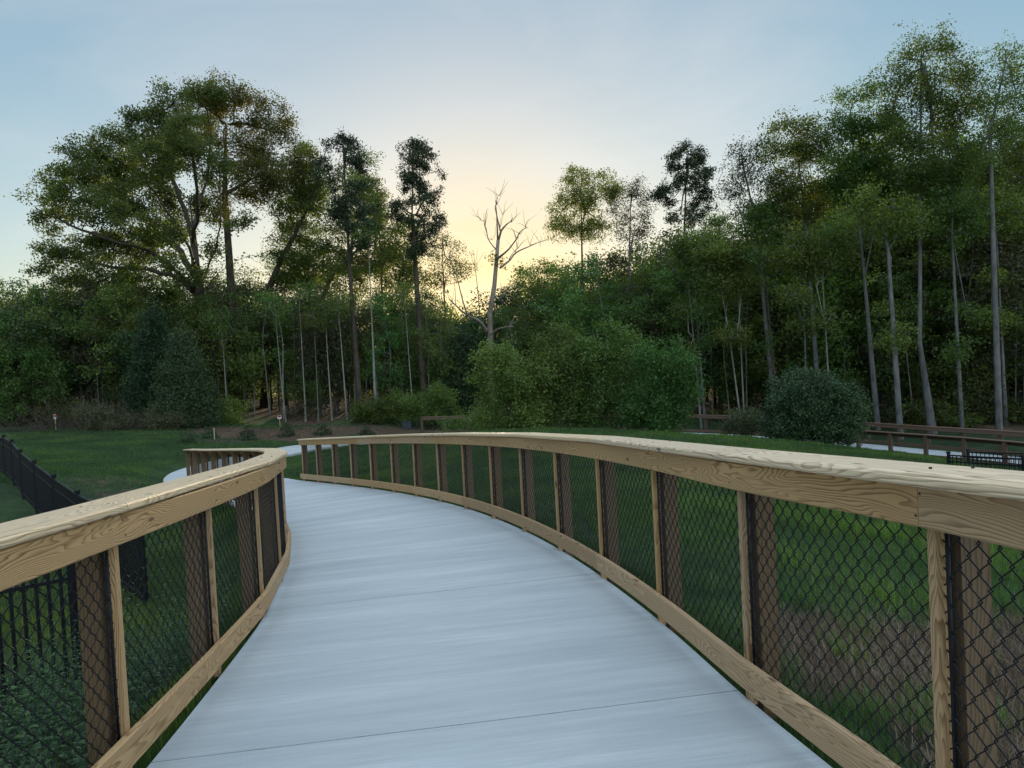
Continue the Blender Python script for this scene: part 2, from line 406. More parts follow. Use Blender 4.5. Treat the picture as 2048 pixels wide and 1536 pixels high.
def _cr(P, t):
    i = int(np.clip(math.floor(t), 1, len(P)-3)); u = t-i
    a, b, c, d = P[i-1], P[i], P[i+1], P[i+2]
    return 0.5*((2*b)+(-a+c)*u+(2*a-5*b+4*c-d)*u*u+(-a+3*b-3*c+d)*u**3)
def left_line(k): return _cr(_LK, k+5)
KT = 0.14; GAP = 0.065; DECK = KT+GAP        # kick board height, gap below it; deck top = line z - DECK
HB = 0.84                                   # kick-board top to beam bottom

# far ramp line (far-side railing), given at cap height
_FR = [(-5.7, 46.0, -1.21), (-0.9, 48.0, -1.5), (5.4, 47.2, -1.69), (11.0, 44.0, -1.83), (13.8, 41.2, -1.90), (17.1, 38.0, -2.07), (19.1, 34.6, -2.14), (21.4, 31.0, -2.22), (23.6, 26.5, -2.35), (25.2, 22.0, -2.5)]
def resample(P, step):
    P = np.array(P, float); Q = []
    for i in range(len(P)-1):
        a = P[max(i-1, 0)]; b = P[i]; c = P[i+1]; d = P[min(i+2, len(P)-1)]
        for u in np.linspace(0, 1, 24, endpoint=False):
            Q.append(0.5*((2*b)+(-a+c)*u+(2*a-5*b+4*c-d)*u*u+(-a+3*b-3*c+d)*u**3))
    Q.append(P[-1]); Q = np.array(Q)
    s = np.r_[0, np.cumsum(np.linalg.norm(np.diff(Q[:, :2], axis=0), axis=1))]
    n = max(2, int(round(s[-1]/step))); t = np.linspace(0, s[-1], n+1)
    return np.stack([np.interp(t, s, Q[:, i]) for i in range(3)], 1)

# ------------------------------------------------------------------ terrain
def path_center():
    P = []
    for k in range(-5, 16):
        a = right_line(k); b = left_line(k); P.append(((a+b)/2)-np.array([0, 0, DECK]))
    P += [np.array(q) for q in [(-9.2, 23.9, -1.60), (-10.9, 26.3, -1.76), (-12.1, 28.6, -1.88), (-12.75, 31.0, -1.94), (-12.6, 33.8, -1.97), (-11.9, 36.6, -1.99), (-10.9, 39.2, -2.02), (-9.2, 41.4, -2.1), (-6.8, 43.2, -2.25), (-4.6, 44.6, -2.43)]]
    F = resample(_FR, 2.0)
    for i in range(1, len(F)):
        t = F[min(i+1, len(F)-1)]-F[i-1]; t /= np.linalg.norm(t[:2]); nrm = np.array([t[1], -t[0], 0])
        P.append(F[i]+nrm*1.5-np.array([0, 0, 1.07]))
    return np.array(P)
PC = path_center()
_ctl = [(2.3, 3.6, -.55), (3.2, 5.0, -.95), (3.9, 6.6, -1.0), (2.2, 1.5, -.8), (6, 5, -1.0), (5, 9, -.8), (3.2, 8.0, -.5), (8, 12, -.95), (3, 15, -.85), (1.5, 22, -.95),
        (0.5, 30, -1.1), (5.2, 29, -1.26), (8.7, 27, -1.43), (12.8, 26, -2.0), (14.5, 22, -2.1), (10, 18, -1.3), (16, 16, -2.0), (12, 8, -1.3),
        (-3, 3, -.9), (-3.6, 1.5, -.9), (-4.2, 7.2, -1.1), (-5.4, 10.7, -1.45), (-7, 5, -1.0), (-8.1, 14, -1.6), (-10, 18.5, -1.5), (-12.2, 19, -1.25), (-16, 23.4, -1.0), (-18, 12, -1.2), (-15, 28, -1.5), (-18, 32, -1.4), (-22, 32, -1.4),
        (-18.5, 38, -1.45), (-28, 47, -.95), (-20, 50, -1.05), (-36, 40, -.8), (-30, 25, -.9), (-6, 33, -1.55), (-4, 27, -1.35), (-3, 38, -1.75),
        (-16, 43, -1.8), (-12, 45, -1.95), (-16, 51, -1.6), (-11, 52, -1.6), (-4.6, 55, -1.8), (0, 40, -1.9), (6, 40, -2.3), (13, 36, -2.9), (17, 28, -3.0), (20, 23, -3.0),
        (26, 38, -3.3), (10, 52, -2.7), (30, 28, -3.4), (-5, 62, -1.6), (30, 60, -2.6), (0, 80, -1), (-30, 80, 0), (30, 90, -1), (-60, 60, .5), (60, 40, -2.5),
        (0, 130, 1.0), (-90, 120, 2), (90, 120, 1), (110, 20, -1), (-100, 10, 0), (0, -30, .8), (60, -30, 0), (-60, -30, .5), (0, 220, 3), (200, 220, 3), (-200, 220, 3)]
_ctl = np.array(_ctl, float)
def _tps(r): return np.where(r > 1e-9, r*r*np.log(r+1e-12), 0)
def _tpsfit(P, lam=0.4):
    n = len(P); r = np.linalg.norm(P[:, None, :2]-P[None, :, :2], axis=2)
    A = np.zeros((n+3, n+3)); A[:n, :n] = _tps(r)+lam*np.eye(n); A[:n, n:] = np.c_[np.ones(n), P[:, :2]]; A[n:, :n] = A[:n, n:].T
    return np.linalg.solve(A, np.r_[P[:, 2], 0, 0, 0])
_side = []
for i in range(0, len(PC), 2):
    _side.append(PC[i]-np.array([0, 0, .16]))
_side = np.array(_side)
_TP = np.vstack([_ctl, _side]); _TW = _tpsfit(_TP)
def ground(x, y):
    x = np.atleast_1d(np.asarray(x, float)); y = np.atleast_1d(np.asarray(y, float)); sh = x.shape
    x = x.ravel(); y = y.ravel(); z = np.zeros(len(x)); X = np.clip(x, -220, 220); Y = np.clip(y, -60, 240)
    for a in range(0, len(x), 20000):
        q = np.stack([X[a:a+20000], Y[a:a+20000]], 1)
        r = np.linalg.norm(q[:, None]-_TP[None, :, :2], axis=2)
        z[a:a+20000] = _tps(r)@_TW[:-3]+_TW[-3]+q@_TW[-2:]
        d = np.linalg.norm(q[:, None]-_PCd[None, :, :2], axis=2); j = np.argmin(d, 1); dm = d[np.arange(len(j)), j]
        # the ground meets the slab edges
        w = np.clip((2.35-dm)/0.75, 0, 1); w = w*w*(3-2*w)
        z[a:a+20000] = z[a:a+20000]*(1-w)+(_PCd[j, 2]-_drop(_PCd[j], q))*w
    n1 = 0.03*np.sin(x*1.7+y*.9)*np.cos(y*1.3-x*.6)+0.02*np.sin(x*4.1-y*3.3)
    z = z+n1*np.clip(z*0+1, 0, 1)
    return z.reshape(sh)
def _drop(pc, q):
    return 0.11+0*pc[:, 0]
_PCd = resample(PC, 0.4)
def gz(x, y): return float(ground([x], [y])[0])

def dirt_mask(x, y):
    """worn soil and dead-grass patches"""
    D = [(3.7, 5.4, 1.9, 1.4, 1.1), (5.6, 5.4, 1.9, 1.8, 1.1), (3.3, 3.6, 1.2, 1.5, 1.0), (8.5, 5.5, 2, 2, .8), (-11.2, 21, 1.2, 2.6, .5), (-13.5, 24, 1.3, 2.0, .45),
         (-15, 46, 5, 2.6, .95), (-10, 48, 4.5, 2.2, .8), (-14.5, 54, 2.2, 3.5, 1.0), (-17, 42, 2.0, 1.5, .5), (-5, 50, 4, 2, .5),  (-11.5, 43.2, 3.0, 1.0, .8)]
    m_ = np.zeros_like(x)
    for cx, cy, rx, ry, a in D:
        q = ((x-cx)/rx)**2+((y-cy)/ry)**2
        m_ = np.maximum(m_, a*np.clip(1.6-q, 0, 1))
    m_ = np.maximum(m_, np.clip((y-(53.5+0.04*x))/3.0, 0, 1)*0.85)         # leaf litter under the wood
    m_ = np.maximum(m_, np.clip((x-(24.5+(36-y)*0.35))/3.0, 0, 1)*np.clip((y-10)/10, 0, 1)*0.85)
    return m_

def build_ground():
    def axis(lo, hi, c, fine, g=1.045):
        a = [c]; st = fine
        while a[-1] < hi: a.append(a[-1]+st); st = min(st*g, 12)
        b = [c]; st = fine
        while b[-1] > lo: b.append(b[-1]-st); st = min(st*g, 12)
        return np.array(sorted(set(b[1:]+a)))
    xs = axis(-420, 420, 0, 0.16, 1.035); ys = axis(-80, 900, 5, 0.16, 1.03)
    X, Y = np.meshgrid(xs, ys); Z = ground(X, Y)
    V = np.stack([X.ravel(), Y.ravel(), Z.ravel()], 1); nx = len(xs); ny = len(ys)
    i = (np.arange(ny-1)[:, None]*nx+np.arange(nx-1)[None, :]).ravel()
    F = np.stack([i, i+1, i+nx+1, i+nx], 1)
    M, n, b, out = newmat('lawn_ground'); LK = n.links.new
    g = N(n, 'ShaderNodeTexCoord'); a = N(n, 'ShaderNodeAttribute', attribute_name='dirt')
    def nz(s, d=4.0, r=0.6):
        t = N(n, 'ShaderNodeTexNoise', i_Scale=s, i_Detail=d, i_Roughness=r); LK(g.outputs['Object'], t.inputs['Vector']); return t.outputs['Fac']
    n1, n2, n3 = nz(0.35), nz(2.6), nz(22, 5, .7)
    gr = ramp(n, math_(n, 'ADD', math_(n, 'MULTIPLY', n1, .5), math_(n, 'MULTIPLY', n2, .5)), [(0.35, (0.018, 0.034, 0.016)), (0.5, (0.032, 0.058, 0.024)), (0.65, (0.062, 0.092, 0.034))])
    so_ = ramp(n, n3, [(0.3, (0.05, 0.036, 0.024)), (0.7, (0.14, 0.10, 0.068))])
    mk = math_(n, 'ADD', a.outputs['Fac'], math_(n, 'MULTIPLY', math_(n, 'SUBTRACT', n2, 0.5), 1.6))
    mk = N(n, 'ShaderNodeMapRange', i_1=0.4, i_2=0.75); 
    LK(math_(n, 'ADD', a.outputs['Fac'], math_(n, 'MULTIPLY', math_(n, 'SUBTRACT', n2, 0.5), 1.3)), mk.inputs[0])
    col = mixc(n, mk.outputs[0], gr, so_)
    col = mixc(n, math_(n, 'MULTIPLY', math_(n, 'SUBTRACT', n3, .4), .5), col, (0.015, 0.02, 0.01))
    LK(col, b.inputs['Base Color']); b.inputs['Roughness'].default_value = 0.95; b.inputs['Specular IOR Level'].default_value = 0.1
    bp = N(n, 'ShaderNodeBump', i_Strength=0.9, i_Distance=0.06); LK(math_(n, 'ADD', n3, n2), bp.inputs['Height']); LK(bp.outputs[0], b.inputs['Normal'])
    me = mesh_arrays('ground', V, F, smooth=True, attr={'dirt': dirt_mask(V[:, 0], V[:, 1])})
    o = link_mesh('ground', me, M); tag(o, kind='structure'); return o
build_ground()

# ------------------------------------------------------------------ concrete path: slabs with real saw-cut gaps
def build_path():
    mb = MB()
    rows = []   # (left pt, right pt, s)
    def row_k(k):
        a = right_line(k)+_nrm(k)*float(np.interp(k, [0, 2, 6, 12, 14], [-.01, -.02, -.06, -.06, 0])); b = left_line(k)-_nrm(k, left_line)*float(np.interp(k, [-3, 0, 1.5, 3], [.04, .035, 0, -.035]))
        return b-np.array([0, 0, DECK]), a-np.array([0, 0, DECK])
    ks = sorted(set([round(x, 3) for x in np.arange(-5, 15.01, 0.25)]))
    joints = [-3.9, -1.95, 0.08, 2.12, 15.0]
    segs = []; lo = -5.0
    for j in joints: segs.append((lo, j)); lo = j
    s0 = 0.0; th = 0.15
    def slab(L_, R_, s):
        """L_,R_ lists of points; one closed slab with chamfered long edges"""
        n_ = len(L_); L_ = np.array(L_); R_ = np.array(R_)
        c = 0.012; W_ = R_-L_; w = np.linalg.norm(W_, axis=1)[:, None]; e = W_/w
        prof = []
        ts = np.linspace(0, 1, 7)
        z = np.array([0, 0, 1.0])
        cols = [L_-z*th, L_-z*c]
        for t in ts: cols.append(L_+e*c+(R_-L_-2*e*c)*t)
        cols += [R_-z*c, R_-z*th]
        Vv = np.stack(cols, 1); m_ = Vv.shape[1]
        vv = [0, 0]+list(ts*w[0, 0])+[w[0, 0], w[0, 0]]
        F = []; UV = []
        for i in range(n_-1):
            for j in range(m_-1):
                F.append([i*m_+j, i*m_+j+1, (i+1)*m_+j+1, (i+1)*m_+j])
                UV += [(s[i], vv[j]), (s[i], vv[j+1]), (s[i+1], vv[j+1]), (s[i+1], vv[j])]
        for i, fl in ((0, 1), (n_-1, -1)):
            for j in range(1, m_-2):
                q = [i*m_, i*m_+j, i*m_+j+1, i*m_+m_-1]
                F.append(q if fl < 0 else q[::-1]); UV += [(s[i], vv[j])]*4
        mb.add(Vv.reshape(-1, 3), F, UV)
    for a, b in segs:
        g = 0.0027
        kk = [a+g]+[k for k in ks if a+0.05 < k < b-0.05]+[b-g]
        LL, RR = zip(*[row_k(k) for k in kk]); slab(LL, RR, [k*1.4 for k in kk])
    # beyond the railings
    T = _PCd; i0 = int(np.argmin(np.linalg.norm(T[:, :2]-((right_line(15)+left_line(15))/2)[:2], axis=1)))
    Q = T[i0:]; t = np.gradient(Q, axis=0); t /= np.linalg.norm(t[:, :2], axis=1)[:, None]; nn = np.stack([-t[:, 1], t[:, 0], 0*t[:, 0]], 1)
    LL = Q+nn*1.42; RR = Q-nn*1.42
    e0 = row_k(15.0); LL[0] = e0[0]; RR[0] = e0[1]
    st = 9; s = np.arange(len(Q))*0.4+21
    for a in range(0, len(Q)-1, st):
        b = min(a+st, len(Q)-1); l = LL[a:b+1].copy(); r = RR[a:b+1].copy()
        d = t[a]*0.006; l[0] += d; r[0] += d
        slab(l, r, s[a:b+1])
    o = mb.build('path', M_CONC); tag(o, kind='structure')
    # gravel bed under the slabs closes the joints
    mb = MB()
    pts = PC
    kk = np.arange(-5, 15.01, 0.5); LL, RR = zip(*[row_k(k) for k in kk]); LL = np.array(LL)-[0, 0, .07]; RR = np.array(RR)-[0, 0, .07]
    e = (RR-LL); e /= np.linalg.norm(e, axis=1)[:, None]; LL += e*.08; RR -= e*.08
    V = np.stack([LL, RR], 1).reshape(-1, 3); F = [[2*i, 2*i+1, 2*i+3, 2*i+2] for i in range(len(kk)-1)]
    mb.add(V, F); o = mb.build('path_base', plain('path_base', (0.03, 0.03, 0.03), 0.9)); tag(o, kind='structure')
build_path()

# ------------------------------------------------------------------ timber railings
def sweep_board(name, P, Nn, lo, hi, z0, z1, mat, parent, ch=0.006, useed=None, endcap=True):
    """board following points P; Nn outward normals; spans lo..hi outward and z0..z1"""
    P = np.asarray(P); n = len(P)
    sec = [(lo+ch, z0), (hi-ch, z0), (hi, z0+ch), (hi, z1-ch), (hi-ch, z1), (lo+ch, z1), (lo, z1-ch), (lo, z0+ch)]
    per = [0]
    for i in range(8):
        a = sec[i]; b = sec[(i+1) % 8]; per.append(per[-1]+math.hypot(a[0]-b[0], a[1]-b[1]))
    V = np.array([[P[i]+Nn[i]*o_+np.array([0, 0, z]) for o_, z in sec] for i in range(n)]).reshape(-1, 3)
    s = np.r_[0, np.cumsum(np.linalg.norm(np.diff(P, axis=0), axis=1))]
    u0 = random.uniform(0, 60) if useed is None else useed; v0 = random.uniform(0, 30)
    F = []; UV = []
    for i in range(n-1):
        for j in range(8):
            j2 = (j+1) % 8
            F.append([i*8+j, (i+1)*8+j, (i+1)*8+j2, i*8+j2])
            UV += [(u0+s[i], v0+per[j]), (u0+s[i+1], v0+per[j]), (u0+s[i+1], v0+per[j+1]), (u0+s[i], v0+per[j+1])]
    for b0, rev in ((0, False), ((n-1)*8, True)):
        for q in ([0, 1, 2, 7], [7, 2, 3, 6], [6, 3, 4, 5]):
            f = [b0+x for x in (q if rev is False else q[::-1])]; F.append(f)
            UV += [(u0+.02*x % 3, v0+.01*x) for x in range(4)]
    return link_mesh(name, mesh_arrays(name, V, F, UV), mat, parent)

def wire_panel(A, B, z0, z1, off, nrmv, parent, D=0.086, r=0.0027, hi=True):
    """chain-link panel between two points at offset off; A,B ground-line points"""
    A = A+nrmv*off; B = B+nrmv*off
    L_ = np.linalg.norm((B-A)[:2]); e = (B-A)/L_; nw = max(3, int(round(L_/(D/2)))); dx = L_/nw
    H = z1-z0; nh = int(round(H/(D/2)))
    k = 4 if hi else 3; sub = 4 if hi else 2
    t = np.arange(nh*sub+1)/sub
    tri = 1-np.abs((t % 2)-1)                      # 0..1..0
    xs = tri*1.0
    if hi:   # knuckles: soften the bends, overlap with neighbour
        xs = (np.clip(tri, 0.0, 1.0)-0.5)*1.12+0.5
        fr = np.abs(tri-np.round(tri)); 
    dep = np.cos(t*math.pi)*0.0038
    base = z0+t*(D/2)*(H/(nh*D/2))
    Vs = []; Fs = []; n0 = 0
    a = np.arange(k)*2*math.pi/k+0.4
    for i in range(nw):
        x = (i+(xs if i % 2 == 0 else 1-xs))*dx
        dd = dep if i % 2 == 0 else -dep
        jit = 0.0012*np.sin(t*2.1+i*1.7)
        pts = A[None]+e[None]*(x+jit)[:, None]+nrmv[None]*dd[:, None]; pts[:, 2] += base
        T = np.gradient(pts, axis=0); T /= np.linalg.norm(T, axis=1)[:, None]
        S = np.cross(T, nrmv); S /= np.linalg.norm(S, axis=1)[:, None]
        V = pts[:, None]+r*(np.cos(a)[None, :, None]*S[:, None]+np.sin(a)[None, :, None]*nrmv[None, None])
        m_ = len(pts); I = np.arange(m_-1)[:, None]*k; J = np.arange(k)[None]; J2 = (J+1) % k
        Fs.append(np.stack([I+J, I+J2, I+k+J2, I+k+J], -1).reshape(-1, 4)+n0); Vs.append(V.reshape(-1, 3)); n0 += m_*k
    o = link_mesh('wire_panel', mesh_arrays('wire_panel', np.vstack(Vs), np.vstack(Fs), smooth=True), M_WIRE, parent)
    for p in (A, B):     # tension bars
        q = p+e*(0.034 if p is A else -0.034)
        mb = MB(); mb.tube([q+[0, 0, z0], q+[0, 0, (z0+z1)/2], q+[0, 0, z1]], 0.0075, 6)
        tb = mb.build('tension_bar', M_WIRE, o, smooth=True)
    return o

def railing(name, label, fn, k0, k1, side, capj, beamj, kickj, mats, group=None, old=False, hi_until=9, under=0.75):
    """fn(k) line at kick-board top; side=+1 outward is to the right of travel"""
    root = empty(name, fn((k0+k1)/2)-np.array([0, 0, DECK]))
    tag(root, label, 'railing', group)
    off = -np.array(root.location)
    loc = lambda k: fn(k)+off
    def nr(k):
        v = _nrm(k, fn); return -v*side if True else v
    M1, M2, M3 = mats
    def boards(js, nm, lo, hi_, z0, z1, mat, straight=False, ch=0.006, g=0.0012):
        for a, b in zip(js[:-1], js[1:]):
            ks = np.array([a+g, b-g]) if (side < 0 and b-a < 2.5) else np.linspace(a+g, b-g, max(2, int((b-a)*4)+1))
            sweep_board(nm, [loc(k) for k in ks], [nr(k) for k in ks], lo, hi_, z0, z1, mat, root, ch)
    zc = HB+0.14
    boards(beamj, 'top_beam', -0.040, -0.001, HB, zc-0.006, M1)
    boards(beamj[::1], 'back_beam', 0.200, 0.238, HB+0.02, zc-0.002, M3) if False else None
    boards(kickj, 'kick_board', -0.040, -0.001, -KT, 0, M1)
    for a, b in zip(capj[:-1], capj[1:]):
        ks = np.array([a+0.002, b-0.002]) if b-a < 2.6 else np.linspace(a+0.001, b-0.001, max(2, int((b-a)*3)+1))
        sweep_board('cap_board', [loc(k) for k in ks], [nr(k) for k in ks], -0.062, 0.205, zc, zc+0.038, M2, root, 0.009)
    for k in range(int(math.ceil(k0)), int(math.floor(k1))+1):
        p = loc(k); nn = nr(k); t = np.array([-nn[1], nn[0], 0]); ax = np.array([t, nn, [0, 0, 1]])
        b = MB(); dz = zc+0.0-(-DECK-under)
        b.box(p+nn*(0.062+0.047)+np.array([0, 0, zc-0.002-dz/2]), (0.094, 0.094, dz), ax=ax); b.build('post', M3, root)
        b = MB(); h = zc-0.002+KT+0.09
        b.box(p+nn*0.0215+np.array([0, 0, zc-0.002-h/2]), (0.040, 0.043, h), ax=ax); b.build('upright', M1, root)
    for k in range(-2, 9):     # fixings: two screws through the cap and two through the beam at each post
        nn = nr(k); t = np.array([-nn[1], nn[0], 0])
        for p, up in ((loc(k+.03)+nn*.035+[0, 0, zc+.0385], 1), (loc(k-.02)+nn*.125+[0, 0, zc+.0385], 1), (loc(k+.008)-nn*.0405+[0, 0, HB+.035], 0), (loc(k-.008)-nn*.0405+[0, 0, HB+.105], 0)):
            ax_ = np.array([0, 0, 1.0]) if up else -nn
            b = MB(); b.tube([p-ax_*.012, p-ax_*.005, p+ax_*.0007], 0.0052, 6); b.build('screw', M_NAIL, root)
    for k in range(int(math.ceil(k0)), int(math.floor(k1))):
        A = loc(k); B = loc(k+1); e = (B-A); e[2] = 0; e /= np.linalg.norm(e); nv = nr(k+0.5)
        e3 = (B-A)/np.linalg.norm(B-A)
        wire_panel(A+e3*.004, B-e3*.004, -KT+0.02, HB+0.06, 0.026, nv, root, hi=(k < hi_until))
    return root

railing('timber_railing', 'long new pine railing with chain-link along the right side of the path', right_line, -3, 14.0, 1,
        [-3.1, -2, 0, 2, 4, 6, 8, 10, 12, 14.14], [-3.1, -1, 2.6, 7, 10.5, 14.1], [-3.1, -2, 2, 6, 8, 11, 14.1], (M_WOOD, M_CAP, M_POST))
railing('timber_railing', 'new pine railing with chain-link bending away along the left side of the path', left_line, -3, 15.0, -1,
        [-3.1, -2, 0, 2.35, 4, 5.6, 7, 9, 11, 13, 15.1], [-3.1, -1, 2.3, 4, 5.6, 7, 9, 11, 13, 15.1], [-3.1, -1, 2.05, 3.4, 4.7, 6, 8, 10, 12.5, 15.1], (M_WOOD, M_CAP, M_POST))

# far ramp railings, older and darker timber
def far_railing(P, label, flip, kmax=99):
    P = resample(P, 1.55); n = len(P)
    root = empty('timber_railing', P[n//2]-np.array([0, 0, 1.07])); off = -np.array(root.location); tag(root, label, 'railing')
    t = np.gradient(P, axis=0); t /= np.linalg.norm(t[:, :2], axis=1)[:, None]; nn = np.stack([t[:, 1], -t[:, 0], 0*t[:, 0]], 1)*flip
    Q = P+off
    for i in range(0, n-1, 2):
        j = min(i+2, n-1)+1
        sweep_board('cap_board', Q[i:j], nn[i:j], -0.06, 0.21, -0.04, 0, M_OLD, root)
        sweep_board('top_beam', Q[i:j], nn[i:j], -0.04, -0.001, -0.19, -0.042, M_OLD, root)
        sweep_board('kick_board', Q[i:j], nn[i:j], -0.04, -0.001, -1.01, -0.87, M_OLD, root)
    for i in range(n):
        ax = np.array([[-nn[i][1], nn[i][0], 0], nn[i], [0, 0, 1]])
        b = MB(); b.box(Q[i]+nn[i]*0.12+[0, 0, -0.042-0.85], (0.14, 0.14, 1.7), ax=ax); b.build('post', M_OLD, root)
        if i < n-1:
            A = Q[i]-[0, 0, .88]; B = Q[i+1]-[0, 0, .88]
            Hh = 0.76; nw = 12; mb = MB()
            # coarse wire mesh, diagonals of real wire
            e = B-A
            for w_ in range(-7, nw):
                for sgn in (0, 1):
                    a0, a1 = w_/nw, (w_+7)/nw; c0, c1 = max(a0, 0), min(a1, 1)
                    if c1 <= c0: continue
                    h0 = (c0-a0)/(a1-a0)*Hh; h1 = (c1-a0)/(a1-a0)*Hh
                    if sgn: h0, h1 = Hh-h0, Hh-h1
                    mb.tube([A+e*c0+[0, 0, h0], A+e*c1+[0, 0, h1]], 0.003, 4, caps=False)
            mb.build('wire_panel', M_WIRE, root)
    return root
far_railing(_FR, 'brown timber railing on the far side of the distant ramp, before the wood', -1)
_NF = []
_fr = resample(_FR, 1.0)
for i in range(1, len(_fr)-1):
    t = _fr[i+1]-_fr[i-1]; t /= np.linalg.norm(t[:2]); q = _fr[i]+np.array([t[1], -t[0], 0])*2.9
    if q[0] > 12.4 or -9 < q[0] < -99: _NF.append(q)
far_railing(_NF[::2]+[_NF[-1]], 'dark timber railing on the near side of the distant ramp, right of the round shrub', 1)
# ------------------------------------------------------------------ black metal fences
def metal_fence(P, label, h=1.25, step=0.11, post_every=1.85, mids=(0.18,), group=None, pk=0.017):
    """P ground points; posts, rails, pickets"""
    P = np.array(P, float); Q = resample(P, post_every); n = len(Q)
    Q[:, 2] = np.interp(np.arange(n), np.linspace(0, n-1, len(P)), P[:, 2]) if len(P) == 2 else Q[:, 2]
    root = empty('metal_fence', Q[0]); off = -Q[0]; tag(root, label, 'fence', group); Q = Q+off
    for i in range(n):
        b = MB(); b.box(Q[i]+[0, 0, (h+0.08)/2-.3], (0.062, 0.062, h+0.68)); po = b.build('post', M_METAL, root)
        b = MB(); b.box(Q[i]+[0, 0, h+0.055], (0.082, 0.082, 0.03)); b.build('post_cap', M_METAL, po)
    for i in range(n-1):
        A, B = Q[i], Q[i+1]; e = B-A; L_ = np.linalg.norm(e); u = e/L_; sdv = np.cross(u, [0, 0, 1]); sdv /= np.linalg.norm(sdv); up = np.cross(sdv, u)
        for z in (h-0.02,)+tuple(h-q for q in mids)+(0.14,):
            b = MB(); b.box((A+B)/2+[0, 0, z], (L_-0.06, 0.034, 0.036), ax=np.array([u, sdv, up])); b.build('rail', M_METAL, root)
        b = MB(); k = int(L_/step)
        for j in range(1, k+1):
            f = j/(k+1); p = A+e*f; b.box(p+[0, 0, (h-0.03+0.05)/2], (pk, pk, h-0.08), ax=np.array([u/np.linalg.norm(u[:2])*[1, 1, 0], sdv, [0, 0, 1]]))
        b.build('picket_panel', M_METAL, root)
    return root
def onground(px, d, py=1000):
    q = at(px, py, d); q[2] = gz(q[0], q[1]); return q
far_line = [onground(14, 23.4, 955), onground(57, 19.0), onground(169, 14.1, 1120), onground(292, 10.6, 1215)]
far_line = [far_line[0]+(far_line[0]-far_line[2])*t for t in (1.6, .8)]+far_line
for q in far_line[:2]: q[2] = gz(q[0], q[1])
metal_fence(far_line, 'black metal fence running down the left lawn and passing behind the left railing', h=1.25, mids=(0.24,), post_every=2.45)
cB = onground(157, 7.2, 1340); cA = cB+np.array([-3.6, -4.0, 0]); cA[2] = gz(cA[0], cA[1])
metal_fence([cA, cB], 'nearer black metal fence seen low through the left railing, behind the weeds', h=1.25, mids=(0.24,), step=0.105, post_every=2.4, pk=0.027)
# right: two fences below the ramp
def rf(a, b, label):
    A = at(*a); B = at(*b); A[2] -= 1.2; B[2] -= 1.2
    metal_fence([A, B], label, h=1.2, step=0.115, post_every=2.1)
rf((1897, 909, 19.0), (2230, 926, 15.5), 'nearer black metal fence behind the right railing, starting left of the other one')
rf((1936, 903, 22.0), (2260, 912, 19.0), 'farther black metal fence behind the right railing, just above the nearer one')

# ------------------------------------------------------------------ survey signs, stake, box
M_STAKE = plain('raw_stake', (0.42, 0.33, 0.2), 0.8, 0, .2)
M_RED = plain('sign_red', (0.50, 0.035, 0.03), 0.5); M_WHT = plain('sign_white', (0.6, 0.6, 0.6), 0.6); M_BLK = plain('sign_black', (0.02, 0.02, 0.02), 0.5)
def sign(px, py, d, w, h, label, tall):
    b = at(px, py, d); b[2] = gz(b[0], b[1])
    r = empty('yard_sign', b); tag(r, label, 'sign', 'small red and white signs on stakes before the wood')
    m_ = MB(); m_.box((0, 0, tall/2-.1), (0.035, 0.02, tall+.2)); m_.build('stake', M_STAKE, r)
    m_ = MB(); m_.box((0, -0.02, tall-h*0.1), (w, 0.008, h)); o = m_.build('sign_board', M_WHT, r)
    m_ = MB(); m_.box((0, -0.027, tall+h*0.08), (w*0.86, 0.004, h*0.5)); m_.build('red_field', M_RED, o)
    m_ = MB(); m_.box((0, -0.031, tall+h*0.02), (w*0.55, 0.003, h*0.14)); m_.box((0, -0.031, tall+h*0.2), (w*0.45, 0.003, h*0.09)); m_.build('lettering', M_BLK, o)
sign(112, 860, 47, 0.16, 0.30, 'small red and white sign on a stake at the left end of the lawn', 0.86)
sign(560, 850, 50, 0.27, 0.22, 'small red and white sign on a stake before the dark gap in the wood', 0.66)
b = at(430, 892, 42.5); m_ = MB(); m_.box((b[0], b[1], gz(b[0], b[1])+.3), (.045, .045, .75))
tag(m_.build('survey_stake', M_STAKE), 'bare wooden stake standing between two little spruces on the grass', 'stake')
b = at(815, 862, 49.0); m_ = MB(); zz = gz(b[0], b[1])
m_.box((b[0], b[1], zz+.22), (.62, .45, .42)); m_.box((b[0], b[1], zz+.45), (.68, .5, .05)); m_.box((b[0]-.1, b[1], zz+.49), (.3, .3, .04))
tag(m_.build('utility_box', plain('dark_plastic', (.03, .035, .05), .5)), 'low dark box on the grass left of the far railing end', 'box')

# ------------------------------------------------------------------ vegetation builders
def ell_points(rng, ells, n, shell=0.35):
    """ells rows: cx,cy,cz,rx,ry,rz"""
    E_ = np.array(ells, float); vol = E_[:, 3]*E_[:, 4]*E_[:, 5]; vol = vol**0.85
    idx = rng.choice(len(E_), n, p=vol/vol.sum()); u = rng.normal(size=(n, 3)); u /= np.linalg.norm(u, axis=1)[:, None]
    r = rng.random(n)**(1/(3+4*shell))
    return E_[idx, :3]+u*r[:, None]*E_[idx, 3:]

def clump_points(rng, ells, n, per=11, rad=.95, shell=.5, vs=.8):
    C = ell_points(rng, ells, max(3, n//per), shell)
    k = rng.integers(0, len(C), n); s = (.55+.9*rng.random(len(C)))[k]
    u = rng.normal(size=(n, 3)); u /= np.linalg.norm(u, axis=1)[:, None]
    return C[k]+u*(rng.random(n)**.45*rad*s)[:, None]*np.array([1, 1, vs])

